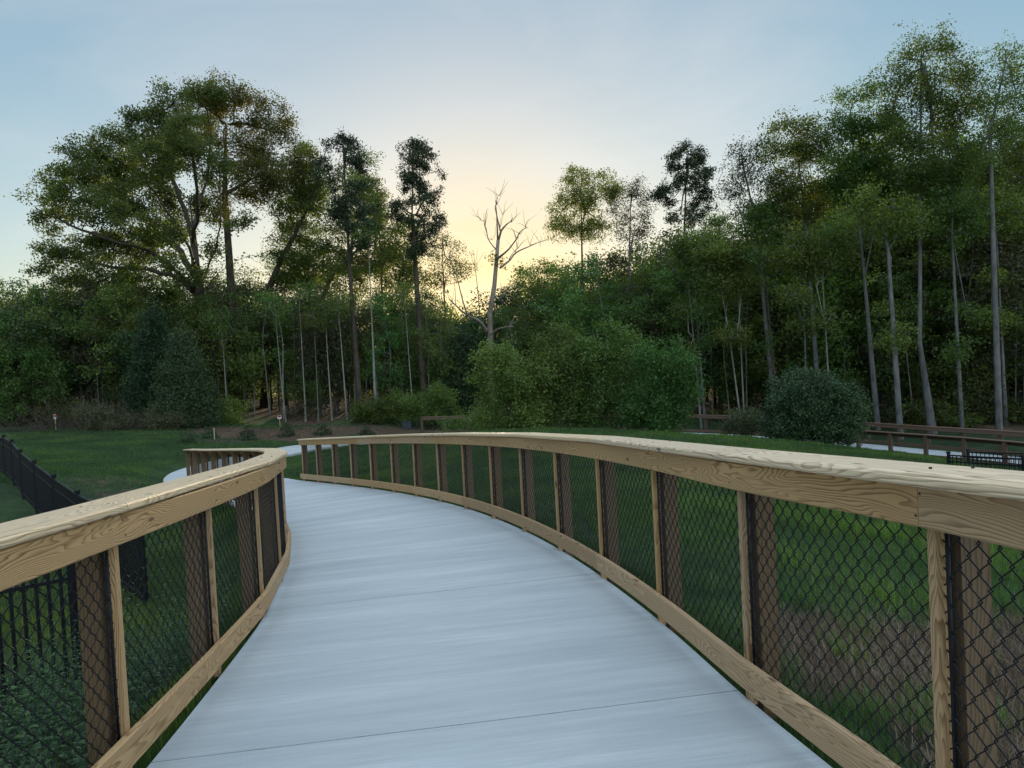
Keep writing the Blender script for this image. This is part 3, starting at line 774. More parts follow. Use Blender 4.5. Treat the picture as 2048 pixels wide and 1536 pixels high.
def colonize(rng, trunk, att, step=0.5, di=7.0, dk=0.9, iters=90, grav=0.0, maxn=9000, limbs=()):
    pos = [np.array(p, float) for p in trunk]; par = [-1]+list(range(len(trunk)-1))
    for lb in limbs:
        k = int(np.argmin(np.linalg.norm(np.array(pos)-lb[0], axis=1)))
        for q in lb[1:]:
            pos.append(np.array(q)+rng.normal(size=3)*.07); par.append(k); k = len(pos)-1
    A = att.copy(); alive = np.ones(len(A), bool)
    P = np.array(pos)
    dall = np.linalg.norm(A[:, None]-P[None], axis=2); near = np.argmin(dall, 1); dist = dall[np.arange(len(A)), near]
    for it in range(iters):
        ok = alive & (dist < di)
        if not ok.any(): break
        idx = near[ok]; D = A[ok]-P[idx]; D /= np.linalg.norm(D, axis=1)[:, None]+1e-9
        u, inv = np.unique(idx, return_inverse=True); S = np.zeros((len(u), 3)); np.add.at(S, inv, D)
        S += rng.normal(size=S.shape)*0.25; S[:, 2] += grav
        S /= np.linalg.norm(S, axis=1)[:, None]+1e-9
        new = P[u]+S*step
        d2 = np.linalg.norm(A[:, None]-new[None], axis=2) if len(new) else None
        k = np.argmin(d2, 1); dd = d2[np.arange(len(A)), k]; n0 = len(P)
        P = np.vstack([P, new]); par += list(u)
        b = dd < dist; near[b] = n0+k[b]; dist[b] = dd[b]
        alive &= dist > dk
        if len(P) > maxn or not alive.any(): break
    return P, np.array(par)

def limb_mesh(P, par, r_base, r_tip=0.012, ex=2.2, kside=5, trunk_n=None, rmin=None):
    n = len(P); ch = [[] for _ in range(n)]
    for i in range(1, n): ch[par[i]].append(i)
    w = np.zeros(n)
    for i in range(n-1, -1, -1):
        if not ch[i]: w[i] = 1
        if par[i] >= 0: w[par[i]] += w[i]
    r = r_tip*w**(1/ex)
    # rescale towards requested base radius
    a = math.log(r_base/r_tip)/max(1e-6, math.log(max(w[0], 2))); r = r_tip*w**a
    if trunk_n:   # trunk taper
        t = np.arange(trunk_n)/(trunk_n-1); r[:trunk_n] = np.minimum(np.maximum(r[:trunk_n], r_base*(1-0.9*t)), r_base*(1.02-0.84*t)); r[0] *= 1.25
        if trunk_n > 3: r[1] *= 1.06
    main = [-1]*n
    for i in range(n):
        if ch[i]: main[i] = max(ch[i], key=lambda c: w[c])
    d = np.zeros((n, 3))
    for i in range(n):
        if main[i] >= 0:
            v = P[main[i]]-P[i]
            if par[i] >= 0: v = v+(P[i]-P[par[i]])
        else: v = P[i]-P[par[i]] if par[i] >= 0 else np.array([0, 0, 1.0])
        d[i] = v/(np.linalg.norm(v)+1e-9)
    ref = np.array([0.83, 0.55, 0.02]); ax = np.cross(d, ref); ax /= np.linalg.norm(ax, axis=1)[:, None]+1e-9; ay = np.cross(d, ax)
    ids = np.arange(1, n); 
    if rmin: ids = ids[r[ids] >= rmin]
    pa = np.array(par)[ids]; ismain = np.array([main[p] == i for i, p in zip(ids, pa)])
    ang = np.arange(kside)*2*math.pi/kside
    c, s = np.cos(ang), np.sin(ang)
    rp = np.where(ismain, r[pa], np.minimum(r[pa]*0.85, r[ids]*1.5))
    bx = np.where(ismain[:, None], ax[pa], ax[ids]); by = np.where(ismain[:, None], ay[pa], ay[ids])
    V0 = P[pa][:, None]+rp[:, None, None]*(c[None, :, None]*bx[:, None]+s[None, :, None]*by[:, None])
    V1 = P[ids][:, None]+r[ids][:, None, None]*(c[None, :, None]*ax[ids][:, None]+s[None, :, None]*ay[ids][:, None])
    V = np.concatenate([V0, V1], 1).reshape(-1, 3); m_ = len(ids)
    b = (np.arange(m_)*2*kside)[:, None]; j = np.arange(kside)[None]; j2 = (j+1) % kside
    F = np.stack([b+j, b+j2, b+kside+j2, b+kside+j], -1).reshape(-1, 4)
    tips = np.array([i for i in range(n) if not ch[i]])
    return V, F, r, tips

def leaf_mesh(rng, C, n_per, spread, size, flat=0.5, aspect=0.62, name='crown', droop=0.0, vsc=0.7):
    """leaf-sized folded rhombs clustered round the points C"""
    n = len(C)*n_per
    cr = np.repeat(rng.random(len(C)), n_per)
    c = np.repeat(C, n_per, 0)+rng.normal(size=(n, 3))*spread*np.array([1, 1, vsc])
    nm = rng.normal(size=(n, 3))*np.array([1, 1, 1])+np.array([0, 0, flat]); nm /= np.linalg.norm(nm, axis=1)[:, None]
    t = rng.normal(size=(n, 3)); t[:, 2] -= droop; t = np.cross(nm, t); t /= np.linalg.norm(t, axis=1)[:, None]; b = np.cross(nm, t)
    s = size*(0.6+0.8*rng.random(n))[:, None]
    V = np.stack([c-t*s*.5, c+b*s*aspect*.5+nm*s*.06, c+t*s*.5, c-b*s*aspect*.5+nm*s*.06], 1).reshape(-1, 3)
    i = np.arange(n)*4; F = np.stack([i, i+1, i+2, i+3], 1)
    rnd = np.repeat(np.clip(0.55*cr+0.45*rng.random(n), 0, 1), 4)
    return mesh_arrays(name, V, F, attr={'rnd': rnd})

def trunk_line(rng, H, n, lean=(0, 0), wob=0.25):
    z = np.linspace(0, H, n); t = z/H
    x = lean[0]*t+wob*(np.sin(t*5+rng.random()*6)*0.6+np.sin(t*11+rng.random()*6)*0.25)*t**0.6
    y = lean[1]*t+wob*(np.sin(t*4+rng.random()*6)*0.6)*t**0.6
    return np.stack([x, y, z], 1)-np.array([0, 0, 0.3])*(1-t)[:, None]

def tree_meshes(seed, H, ells, trunkH=None, lean=(0, 0), wob=0.25, natt=700, step=0.5, rb=0.2, dk=0.9, di=7, nper=14, spread=0.33, lsize=0.17, flat=.5, aspect=.62, ntr=14, grav=0.02, trunk=None, extra=None, rmin=None, shell=.35, keep=1.0, clump=0.0, vsc=.7, limbs=()):
    rng = np.random.default_rng(seed)
    tl = trunk_line(rng, trunkH or H*0.92, ntr, lean, wob) if trunk is None else np.array(trunk, float)
    att = clump_points(rng, ells, natt, rad=clump, shell=shell) if clump else ell_points(rng, ells, natt, shell)
    P, par = colonize(rng, tl, att, step, di, dk, grav=grav, limbs=limbs)
    V, F, r, tips = limb_mesh(P, par, rb, trunk_n=len(tl), rmin=rmin)
    tm = mesh_arrays('trunk', V, F, smooth=True)
    # leaves sit on the outer twigs
    thin = np.where(r < rb*0.14+0.012)[0]; thin = thin[thin >= len(tl)]
    if len(thin) == 0: thin = tips
    pts = P[thin]
    if clump: pts = np.vstack([pts, att])
    if keep < 1: pts = pts[rng.random(len(pts)) < keep]
    if extra is not None: pts = np.vstack([pts, extra])
    lm = leaf_mesh(rng, pts, nper, spread, lsize, flat, aspect, vsc=vsc)
    return tm, lm

def put_tree(name, cat, label, loc, tm, lm, bark, leaf, sc=1.0, rz=0.0, group=None, scz=None):
    r = empty(name, loc, rz); r.scale = (sc, sc, scz or sc); tag(r, label, cat, group)
    t = link_mesh('trunk', tm, bark, r)
    if lm is not None:
        c = link_mesh('crown', lm, leaf, r)
    return r

def px_ells(L_, d, base, depth=0.8):
    """ellipses (cx,cy,rx,ry) seen in the photo at depth d -> solid ellipsoids about base; optional 5th value = depth offset"""
    out = []
    for e in L_:
        dd = d+(e[4] if len(e) > 4 else 0); c = at(e[0], e[1], dd)-base
        out.append((c[0], c[1], c[2], e[2]*dd/FPX, max(1.2, e[2]*dd/FPX*depth), e[3]*dd/FPX))
    return out
def base_at(px, py, d):
    b = at(px, py, d); b[2] = gz(b[0], b[1])-0.05; return b
def px_line(L_, d, base):
    P = [at(p[0], p[1], d+(p[2] if len(p) > 2 else 0))-base for p in L_]; P[0] = np.array([P[0][0], P[0][1], -0.3]); return resample(np.array(P), 1.1)

def px_line2(L_, d, base):
    return resample(np.array([at(p[0], p[1], d+(p[2] if len(p) > 2 else 0))-base for p in L_]), .8)

def pine_ells(profile, n, seed, r0=15):
    """many small flat tufts hung round the trunk, following (trunk px, y, half width)"""
    rr = random.Random(seed); Y = [p[1] for p in profile]; out = []
    for i in range(n):
        y = Y[0]+(Y[-1]-Y[0])*((i+rr.random())/n); c = np.interp(y, Y, [p[0] for p in profile]); w = np.interp(y, Y, [p[2] for p in profile])
        a = rr.random()*6.28; q = .35+.95*rr.random(); r = r0*rr.uniform(.45, 1.05)
        out.append((c+math.cos(a)*w*q*rr.uniform(.8, 1.1), y-abs(math.cos(a))*w*q*.12, r*1.15, r*.5, math.sin(a)*w*q*.04))
    return out

def hero(name, cat, label, bpx, d, line, ells, bark, leaf, seed, rb=.2, group=None, **kw):
    b = base_at(bpx[0], bpx[1], d)
    tr = px_line(line, d, b)
    if 'limbs' in kw: kw['limbs'] = [px_line2(l, d, b) for l in kw['limbs']]
    kw.setdefault('clump', .85); kw.setdefault('shell', .7)
    E_ = [(e[0], e[1], e[2], max(.4, e[3]-.45), max(.4, e[4]-.45), max(.35, e[5]-.3)) for e in px_ells(ells, d, b)]
    tm, lm = tree_meshes(seed, 1, E_, trunk=tr, rb=rb, **kw)
    return put_tree(name, cat, label, b, tm, lm, bark, leaf, group=group)

# ------------------------------------------------------------------ named trees of the skyline
hero('oak_tree', 'tree', 'huge spreading oak with a wide domed crown on the left', (412, 850), 56,
     [(412, 850), (408, 700), (402, 600), (396, 540), (388, 470), (380, 400)],
     [(95, 385, 44, 34), (110, 440, 44, 30, 3), (160, 340, 56, 40), (140, 290, 36, 26), (200, 420, 60, 34, -4), (230, 300, 60, 44, 3), (290, 250, 50, 40), (340, 200, 50, 34), (300, 330, 70, 50, 6), (300, 330, 60, 50, -6), (220, 370, 60, 40, 6), (380, 270, 56, 50, -6), (380, 260, 56, 50, 6), (410, 190, 46, 30, 2),
      (430, 330, 40, 50, -5), (150, 510, 60, 16), (230, 535, 70, 14, -3), (190, 480, 60, 20, 3), (270, 440, 60, 26, -5), (330, 400, 40, 34, 5), (480, 440, 34, 24, -4), (90, 470, 30, 18), (260, 480, 80, 24, 4), (330, 470, 60, 30, -4), (120, 500, 60, 22), (300, 550, 70, 16, 3), (350, 520, 50, 24, -5), (250, 395, 60, 40), (200, 310, 44, 30, 3), (420, 400, 44, 50, 4), (360, 300, 60, 50), (150, 400, 60, 40, -4), (330, 160, 30, 16), (240, 240, 34, 24), (110, 345, 40, 24, 3), (180, 560, 80, 16), (380, 555, 50, 16, -4), (310, 590, 70, 12, 3), (440, 500, 40, 26, -3), (100, 540, 50, 14), (270, 510, 80, 22, 5), (350, 440, 50, 40, 6), (60, 400, 20, 20)],
     M_BARK, M_OAK, 11, rb=.6, natt=10500, step=.5, dk=.75, di=9, nper=10, spread=.24, lsize=0.168, ntr=10, grav=.0, shell=.9, clump=.62,
     limbs=[[(402, 600), (360, 560, 1), (300, 540, 2), (230, 535, 2), (170, 520, 1)], [(400, 585), (350, 540, -2), (290, 500, -3), (220, 480, -4), (140, 450, -4), (95, 420, -4)], [(398, 560), (350, 490, 2), (300, 440, 4), (230, 390, 5), (150, 340, 4)],
            [(396, 545), (370, 480, -3), (320, 400, -5), (260, 330, -6), (210, 300, -5)], [(392, 500), (375, 430, 3), (340, 350, 5), (310, 270, 5), (290, 220, 4)], [(388, 470), (395, 400, -3), (390, 330, -4), (370, 260, -4), (350, 200, -2)], [(385, 440), (410, 380, 2), (420, 300, 3), (415, 220, 2)],
            [(404, 590), (440, 545, -3), (490, 515, -5), (540, 512, -6)], [(400, 570), (430, 500, -3), (445, 430, -5), (440, 350, -5)]])
hero('poplar_tree', 'tree', 'tall straight tree rising through the right half of the oak crown', (482, 850), 60,
     [(482, 850), (472, 640), (458, 500), (450, 380), (452, 250)],
     [(450, 195, 55, 42), (400, 215, 50, 50, 3), (500, 215, 40, 45), (545, 250, 42, 50), (560, 330, 65, 60), (470, 300, 75, 60), (610, 300, 35, 30), (500, 400, 40, 40, 3), (570, 250, 40, 36, 2), (600, 360, 40, 44, 3), (520, 350, 60, 44, -3), (450, 440, 40, 30, -3)],
     M_BARK, M_OAK, 12, rb=0.4, natt=2200, step=.6, dk=.95, di=11, nper=18, spread=0.26, lsize=0.152)
hero('broadleaf_tree', 'tree', 'leaning dark-limbed tree with yellow-green leaves between oak and first pine', (530, 850), 63,
     [(530, 850), (538, 600), (552, 540), (600, 450), (640, 360)],
     [(620, 350, 42, 65), (590, 430, 55, 50), (660, 440, 40, 50), (560, 500, 40, 30), (640, 520, 70, 45), (690, 470, 40, 60, 3), (600, 380, 60, 60, 3), (560, 560, 40, 24), (610, 300, 30, 30, 2), (720, 340, 45, 40, 2), (745, 420, 40, 50, 2)],
     M_BARK, M_LEAF, 13, rb=0.32, natt=1800, step=.55, dk=.9, di=11, nper=18, spread=0.26, lsize=0.152)
hero('broadleaf_tree', 'tree', 'low-forked tree leaning right behind the first pine trunk', (620, 850), 61,
     [(620, 850), (632, 640), (660, 560), (705, 510), (742, 470)],
     [(770, 460, 40, 45), (720, 400, 50, 50), (680, 560, 60, 40), (780, 540, 60, 45), (820, 480, 40, 50, 2)],
     M_BARK, M_LEAF, 14, rb=0.27, natt=1300, step=.55, dk=.9, di=11, nper=14, spread=0.25, lsize=0.152)
hero('broadleaf_tree', 'tree', 'golden-green leafy tree filling the space between the oak and the first pine', (640, 850), 67,
     [(640, 850), (625, 650), (612, 520), (606, 420), (604, 330)],
     [(600, 320, 34, 30), (575, 380, 36, 40), (630, 390, 36, 44), (600, 460, 50, 44), (560, 520, 40, 30), (640, 520, 44, 34), (600, 560, 60, 24)],
     M_BARK, M_LEAF, 15, rb=.2, natt=1700, step=.5, dk=.8, di=10, nper=12, spread=.26, lsize=0.160)
hero('broadleaf_tree', 'tree', 'leafy tree with yellowish tips filling the space between the two tall pines', (770, 850), 66,
     [(770, 850), (768, 650), (764, 540), (760, 440), (756, 380)],
     [(752, 380, 30, 36), (775, 440, 36, 34), (730, 440, 30, 40), (790, 510, 40, 34), (745, 520, 50, 40), (700, 540, 36, 30), (830, 560, 44, 26)],
     M_BARK, M_OAK, 16, rb=.18, natt=1300, step=.5, dk=.8, di=10, nper=12, spread=.26, lsize=0.160)
hero('pine_tree', 'tree', 'left of the two tall dark pines, with a bare leaning trunk', (722, 850), 54,
     [(722, 850), (712, 650), (698, 520), (688, 400), (686, 290)],
     pine_ells([(688, 276, 10), (690, 300, 32), (692, 345, 54), (696, 390, 50), (700, 430, 42), (706, 500, 40)], 46, 1),
     M_BARK, M_NEED, 21, rb=0.22, natt=1240, step=.34, dk=.5, di=9, nper=7, spread=.17, lsize=0.24, aspect=.28, flat=.1, clump=.42)
hero('pine_tree', 'tree', 'right of the two tall dark pines, beside the bright gap of sky', (852, 850), 56,
     [(852, 850), (842, 640), (828, 500), (824, 400), (826, 290)],
     pine_ells([(826, 278, 8), (826, 310, 30), (826, 350, 46), (829, 395, 54), (834, 435, 70), (836, 470, 34), (836, 510, 26)], 48, 2),
     M_BARK, M_NEED, 22, rb=0.23, natt=1700, step=.34, dk=.5, di=9, nper=7, spread=.17, lsize=0.24, aspect=.28, flat=.1, grav=.05, clump=.42)
hero('broadleaf_tree', 'tree', 'thin double-trunked young tree with sparse reddish leaves left of the dead tree', (905, 850), 60,
     [(905, 850), (895, 650), (885, 560), (884, 480)],
     [(885, 480, 22, 24), (915, 510, 26, 30), (870, 520, 26, 26), (925, 545, 22, 24), (880, 560, 36, 26)],
     M_BARK, M_OAK, 23, rb=0.11, natt=420, step=.45, dk=.8, di=8, nper=9, spread=0.19, lsize=0.128)
# dead tree: bare, grey, forked
def dead_tree():
    d = 50; b = base_at(985, 850, d); rng = np.random.default_rng(5)
    r = empty('dead_tree', b); tag(r, 'bare grey dead tree standing against the yellow glow of the sunset', 'tree')
    mb = MB()
    def br(L_, r0, r1):
        r0 *= .62; r1 *= .7
        P = np.array([at(p[0], p[1], d+(p[2] if len(p) > 2 else 0))-b for p in L_]); P = resample(P, .35)
        P += np.cumsum(rng.normal(size=P.shape)*0.012, 0); mb.tube(P, np.linspace(r0, r1, len(P)), 6)
    br([(985, 850), (980, 760), (974, 690), (976, 650), (988, 580), (994, 520), (996, 480), (1005, 440), (1022, 400)][:7], .36, .17)
    br([(996, 485), (1001, 465), (1014, 448, -.5), (1024, 440, -1), (1027, 434, -1)], .13, .03)
    br([(996, 484), (999, 455), (994, 430), (997, 415), (992, 400)], .11, .02)
    br([(1001, 462), (994, 440), (990, 420), (999, 395), (998, 388)], .08, .015)
    br([(993, 500), (975, 475, 1), (971, 445, 1.5), (958, 440, 1.8)], .08, .02)
    br([(975, 470, 1), (966, 440, 1), (968, 425, 1)], .05, .012)
    br([(990, 520), (1015, 500, -1), (1035, 475, -1.5), (1042, 460, -2), (1057, 452, -2.3)], .15, .025)
    br([(1000, 535), (1018, 520, 1.5), (1030, 505, 2), (1062, 490, 3), (1088, 482, 3.4), (1094, 478, 3.6)], .14, .025)
    br([(1018, 519, 1.5), (1030, 500, 1), (1038, 495, 1)], .05, .012)
    br([(1033, 476, -1.5), (1028, 462, -1.5), (1024, 456, -1.5)], .05, .012)
    br([(974, 665), (960, 645, -1), (935, 632, -2), (912, 612, -2.5), (898, 600, -3)], .20, .05)
    br([(935, 632, -2), (925, 600, -2.3), (915, 560, -2.8), (905, 530, -3), (893, 500, -3)], .09, .02)
    br([(960, 643, -1), (958, 600, -1.2), (952, 560, -1.5), (948, 520, -1.6), (946, 500, -1.6)], .07, .018)
    br([(930, 620, -2), (950, 600, -2.4), (962, 585, -2.6)], .05, .015)
    br([(977, 672), (995, 660, -1), (1015, 655, -1.5), (1026, 654, -1.7)], .10, .04)
    br([(985, 600), (1000, 590, 1), (1012, 588, 1.4)], .05, .015)
    br([(912, 612, -2.5), (912, 585, -2.5), (908, 560, -2.8)], .04, .012)
    for (px, py, dd) in ((1022, 445, -.8), (1005, 430, 0), (993, 410, 0), (971, 450, 1.5), (962, 440, 1.6), (1040, 468, -1.8), (1052, 455, -2.2), (1060, 490, 2.6), (1080, 485, 3.3), (1030, 505, 1.8), (915, 565, -2.8), (900, 520, -3), (948, 530, -1.6), (905, 605, -2.8), (925, 620, -2.2), (1018, 655, -1.5), (1035, 498, 1), (999, 392, 0), (984, 480, .6), (1000, 455, 0)):
        p0 = at(px, py, d+dd)-b
        for q in range(3):
            v = rng.normal(size=3)*.6+np.array([0, 0, .9]); v /= np.linalg.norm(v); P = [p0]
            for _ in range(5): v = v+rng.normal(size=3)*.18; v /= np.linalg.norm(v); P.append(P[-1]+v*.24)
            mb.tube(P, np.linspace(.018, .006, 6), 4)
    mb.build('trunk', M_DBARK, r, smooth=True)
    # old nest-like tufts of leaves caught in the forks
    C = np.array([at(996, 515, d)-b, at(1003, 528, d)-b, at(990, 522, d-.3)-b]); C = np.repeat(C, 6, 0)+rng.normal(size=(18, 3))*.25
    link_mesh('crown', leaf_mesh(rng, C, 12, .16, .14), M_OAK, r)
dead_tree()
hero('broadleaf_tree', 'tree', 'open round-crowned green tree just right of the dead tree', (1170, 850), 60,
     [(1170, 850), (1166, 620), (1164, 500), (1162, 400)],
     [(1150, 355, 34, 24), (1110, 400, 26, 34), (1195, 370, 34, 28), (1160, 400, 50, 36), (1225, 380, 20, 30), (1130, 460, 40, 30), (1185, 460, 44, 32)],
     M_BARK, M_LEAF, 31, rb=0.2, natt=1000, step=.5, dk=.85, di=9, nper=18, spread=0.21, lsize=0.128)
hero('broadleaf_tree', 'tree', 'thin see-through tree crown between the round tree and the right pine', (1265, 850), 62,
     [(1265, 850), (1262, 620), (1258, 480), (1262, 380)],
     [(1265, 370, 26, 28), (1240, 410, 28, 34), (1290, 420, 22, 38), (1262, 460, 40, 30)],
     M_GBARK, M_GREYL, 32, rb=0.13, natt=800, step=.45, dk=.8, di=9, nper=8, spread=0.20, lsize=0.120)
hero('pine_tree', 'tree', 'dark pine with a flat narrow crown standing alone right of centre', (1352, 850), 57,
     [(1352, 850), (1358, 680), (1366, 560), (1369, 440), (1374, 310)],
     pine_ells([(1374, 298, 12), (1374, 325, 36), (1373, 370, 50), (1372, 410, 60), (1370, 450, 44)], 36, 3),
     M_BARK, M_NEED, 33, rb=0.19, natt=1520, step=.34, dk=.5, di=9, nper=7, spread=.17, lsize=0.22, aspect=.3, flat=.1, grav=.04, clump=.42)
hero('poplar_tree', 'tree', 'slender sparse poplar between the right pine and the tall right-hand trees', (1550, 800), 47,
     [(1550, 800), (1535, 620), (1520, 480), (1490, 380), (1482, 310)],
     [(1485, 315, 26, 28), (1465, 370, 26, 34), (1505, 350, 26, 34), (1540, 380, 24, 30), (1490, 420, 40, 26), (1545, 420, 28, 26)],
     M_GBARK, M_GREYL, 34, rb=0.15, natt=800, step=.42, dk=.75, di=9, nper=10, spread=0.19, lsize=0.112)
hero('poplar_tree', 'tree', 'rounded leafy tree forming the first step of the right-hand skyline', (1640, 820), 46,
     [(1640, 820), (1625, 600), (1610, 430), (1592, 280)],
     [(1560, 250, 34, 30), (1610, 255, 34, 32), (1540, 300, 28, 40), (1590, 320, 50, 44), (1640, 300, 34, 44), (1610, 400, 70, 44), (1560, 380, 44, 40)],
     M_GBARK, M_LEAF, 35, rb=0.152, natt=1500, step=.45, dk=.8, di=9, nper=15, spread=0.20, lsize=0.120)
hero('poplar_tree', 'tree', 'tall leafy tree stepping up left of the tallest right-hand tree', (1755, 840), 44,
     [(1755, 840), (1735, 620), (1715, 430), (1700, 230)],
     [(1695, 200, 26, 26), (1745, 175, 34, 44), (1680, 250, 30, 44), (1720, 270, 50, 44), (1770, 270, 44, 50), (1730, 360, 80, 60), (1680, 350, 44, 60), (1790, 380, 50, 50)],
     M_GBARK, M_LEAF, 36, rb=0.160, natt=2200, step=.45, dk=.8, di=9, nper=16, spread=0.20, lsize=0.120)
hero('poplar_tree', 'tree', 'tallest tree in the picture, its top near the upper right corner', (1868, 850), 41,
     [(1866, 860), (1856, 800), (1843, 745), (1837, 715), (1842, 650), (1843, 580), (1850, 470), (1852, 400), (1850, 300), (1842, 120)],
     [(1810, 105, 34, 34), (1860, 90, 34, 26), (1895, 110, 28, 30), (1790, 160, 36, 40), (1850, 170, 50, 50), (1930, 150, 34, 34), (1950, 190, 24, 34), (1900, 230, 50, 50), (1820, 250, 60, 60), (1870, 330, 90, 60)],
     M_GBARK, M_LEAF, 37, rb=0.216, natt=2400, step=.45, dk=.75, di=9, nper=15, spread=0.19, lsize=0.112)
hero('poplar_tree', 'tree', 'thin open-branched tree touching the right edge of the sky', (1998, 860), 39,
     [(1998, 860), (1985, 700), (1970, 500), (1965, 350), (1990, 220), (2012, 120)],
     [(2012, 105, 22, 26), (2000, 160, 24, 26), (1985, 205, 26, 34), (2045, 170, 24, 50), (2030, 240, 34, 40), (1985, 270, 40, 34), (1960, 330, 40, 40)],
     M_GBARK, M_LEAF, 38, rb=0.152, natt=1000, step=.45, dk=.8, di=10, nper=10, spread=0.16, lsize=0.104)
hero('broadleaf_tree', 'tree', 'dense bright tree dome at the right edge below the open branches', (2040, 860), 45,
     [(2040, 860), (2030, 600), (2015, 400), (2000, 280)],
     [(1985, 250, 34, 34), (2030, 270, 44, 44), (1960, 320, 40, 50), (2010, 360, 70, 60), (2060, 340, 50, 70), (1960, 440, 60, 60), (2040, 460, 60, 70)],
     M_GBARK, M_LEAF, 39, rb=0.2, natt=1800, step=.45, dk=.8, di=9, nper=16, spread=0.20, lsize=0.120)
hero('broadleaf_tree', 'tree', 'dense domed tree in front of the sky gap right of the right pine', (1440, 850), 55,
     [(1440, 850), (1440, 640), (1440, 520), (1438, 450)],
     [(1438, 465, 50, 36), (1400, 520, 44, 50), (1480, 520, 50, 50), (1440, 560, 70, 60)],
     M_BARK, M_LEAF, 40, rb=0.16, natt=1000, step=.5, dk=.8, di=9, nper=18, spread=0.20, lsize=0.128)

# trunks seen low down on the right, each with its own bends
TR = [('grey trunk with a raised side limb beside the curved pale trunk', [(1800, 850), (1796, 760), (1780, 600), (1776, 500), (1760, 430)], 40, .22, [(1745, 420, 60, 50), (1800, 440, 60, 50)], M_GBARK),
      ('slim grey trunk right of the curved pale trunk, forking into a high Y', [(1924, 855), (1915, 700), (1905, 600), (1902, 500), (1912, 430), (1905, 380)], 40, .15, [(1900, 400, 50, 50), (1940, 440, 40, 40)], M_GBARK),
      ('straight grey trunk right beside the thin open-branched tree', [(2012, 862), (2010, 760), (2000, 620), (1995, 480), (1990, 420)], 42, .17, [(2000, 420, 50, 50)], M_GBARK),
      ('leaning pale birch-like trunk rising behind the little shrub by the far rail', [(1484, 830), (1470, 740), (1455, 650), (1437, 572), (1432, 520)], 46, .09, [(1430, 500, 44, 40), (1440, 560, 40, 30)], M_PBARK),
      ('straight thin pale trunk just right of the leaning birch-like trunk', [(1488, 830), (1484, 740), (1478, 620), (1476, 540)], 46, .075, [(1476, 520, 40, 44)], M_PBARK),
      ('left of the pair of pale stems behind the big green bush', [(1402, 830), (1392, 720), (1378, 600), (1372, 520)], 48, .10, [(1375, 500, 40, 44)], M_PBARK),
      ('right of the pair of pale stems behind the big green bush', [(1410, 830), (1402, 740), (1394, 640), (1386, 540), (1384, 480)], 48, .13, [(1390, 500, 44, 44)], M_GBARK),
      ('dark trunk showing above the round shrub', [(1556, 820), (1545, 700), (1530, 600), (1524, 480)], 46, .19, [(1530, 450, 60, 50)], M_BARK),
      ('thin forked stem rising above the right side of the round shrub', [(1662, 820), (1655, 700), (1652, 620), (1645, 560), (1650, 500)], 43, .08, [(1630, 520, 40, 40), (1670, 500, 40, 40)], M_PBARK),
      ('mossy slim trunk standing over the middle of the round shrub', [(1612, 820), (1608, 700), (1610, 600), (1605, 500)], 43, .09, [(1600, 500, 50, 50)], M_GBARK)]
for i, (lab, ln, d, rb, el, bk) in enumerate(TR):
    rr = random.Random(i); el = list(el)+[(np.interp(q, [ln[-1][1], ln[0][1]], [ln[-1][0], ln[0][0]])+rr.uniform(-24, 24), q, rr.uniform(16, 30), rr.uniform(9, 18), rr.uniform(-2, 1)) for q in (rr.uniform(480, 560), rr.uniform(560, 640), rr.uniform(640, 720))]
    hero('slender_tree', 'tree', lab, ln[0], d, ln, el, bk, M_LEAF, 60+i, rb=rb*.68, natt=560, step=.45, dk=.7, di=9, nper=9, spread=0.21, lsize=.15, wob=.1)
# thin pale stems on the left
TL = [('pale thin stem just right of the red sign', [(572, 838), (560, 740), (552, 660), (548, 600)], .065, [(548, 610, 34, 30)]),
      ('straight pale stem second from the red sign', [(611, 846), (608, 760), (602, 660), (598, 590)], .085, [(600, 590, 40, 36)]),
      ('faint slim stem between the second pale stem and the first pine', [(636, 838), (634, 760), (630, 690), (628, 640)], .04, [(630, 640, 26, 26)]),
      ('gently curved pale stem left of the first pine trunk', [(664, 838), (660, 760), (652, 680), (650, 620)], .06, [(650, 630, 30, 30)]),
      ('bent pale stem closest to the left of the first pine trunk', [(694, 838), (688, 760), (682, 680), (676, 610)], .065, [(675, 610, 30, 34)]),
      ('pale stem between the two tall pines, nearer the right one', [(828, 838), (818, 720), (812, 640), (808, 580)], .06, [(808, 590, 30, 30)]),
      ('dark slim trunk midway between the two tall pines', [(752, 838), (750, 740), (742, 640), (738, 520), (736, 470)], .11, [(736, 480, 34, 34)]),
      ('low thin stem in the gap between the oak and the red sign', [(455, 838), (452, 760), (446, 690), (440, 640)], .05, [(440, 640, 34, 30)]),
      ('pale bare stem left of the dark cone-shaped cedar', [(198, 850), (196, 780), (192, 700), (190, 660)], .05, [(190, 660, 30, 30)])]
for i, (lab, ln, rb, el) in enumerate(TL):
    hero('slender_tree', 'tree', lab, ln[0], 52.5, ln, el, M_PBARK, M_LEAF, 90+i, rb=rb, natt=150, step=.45, dk=.8, di=9, nper=6, spread=0.19, lsize=0.128)

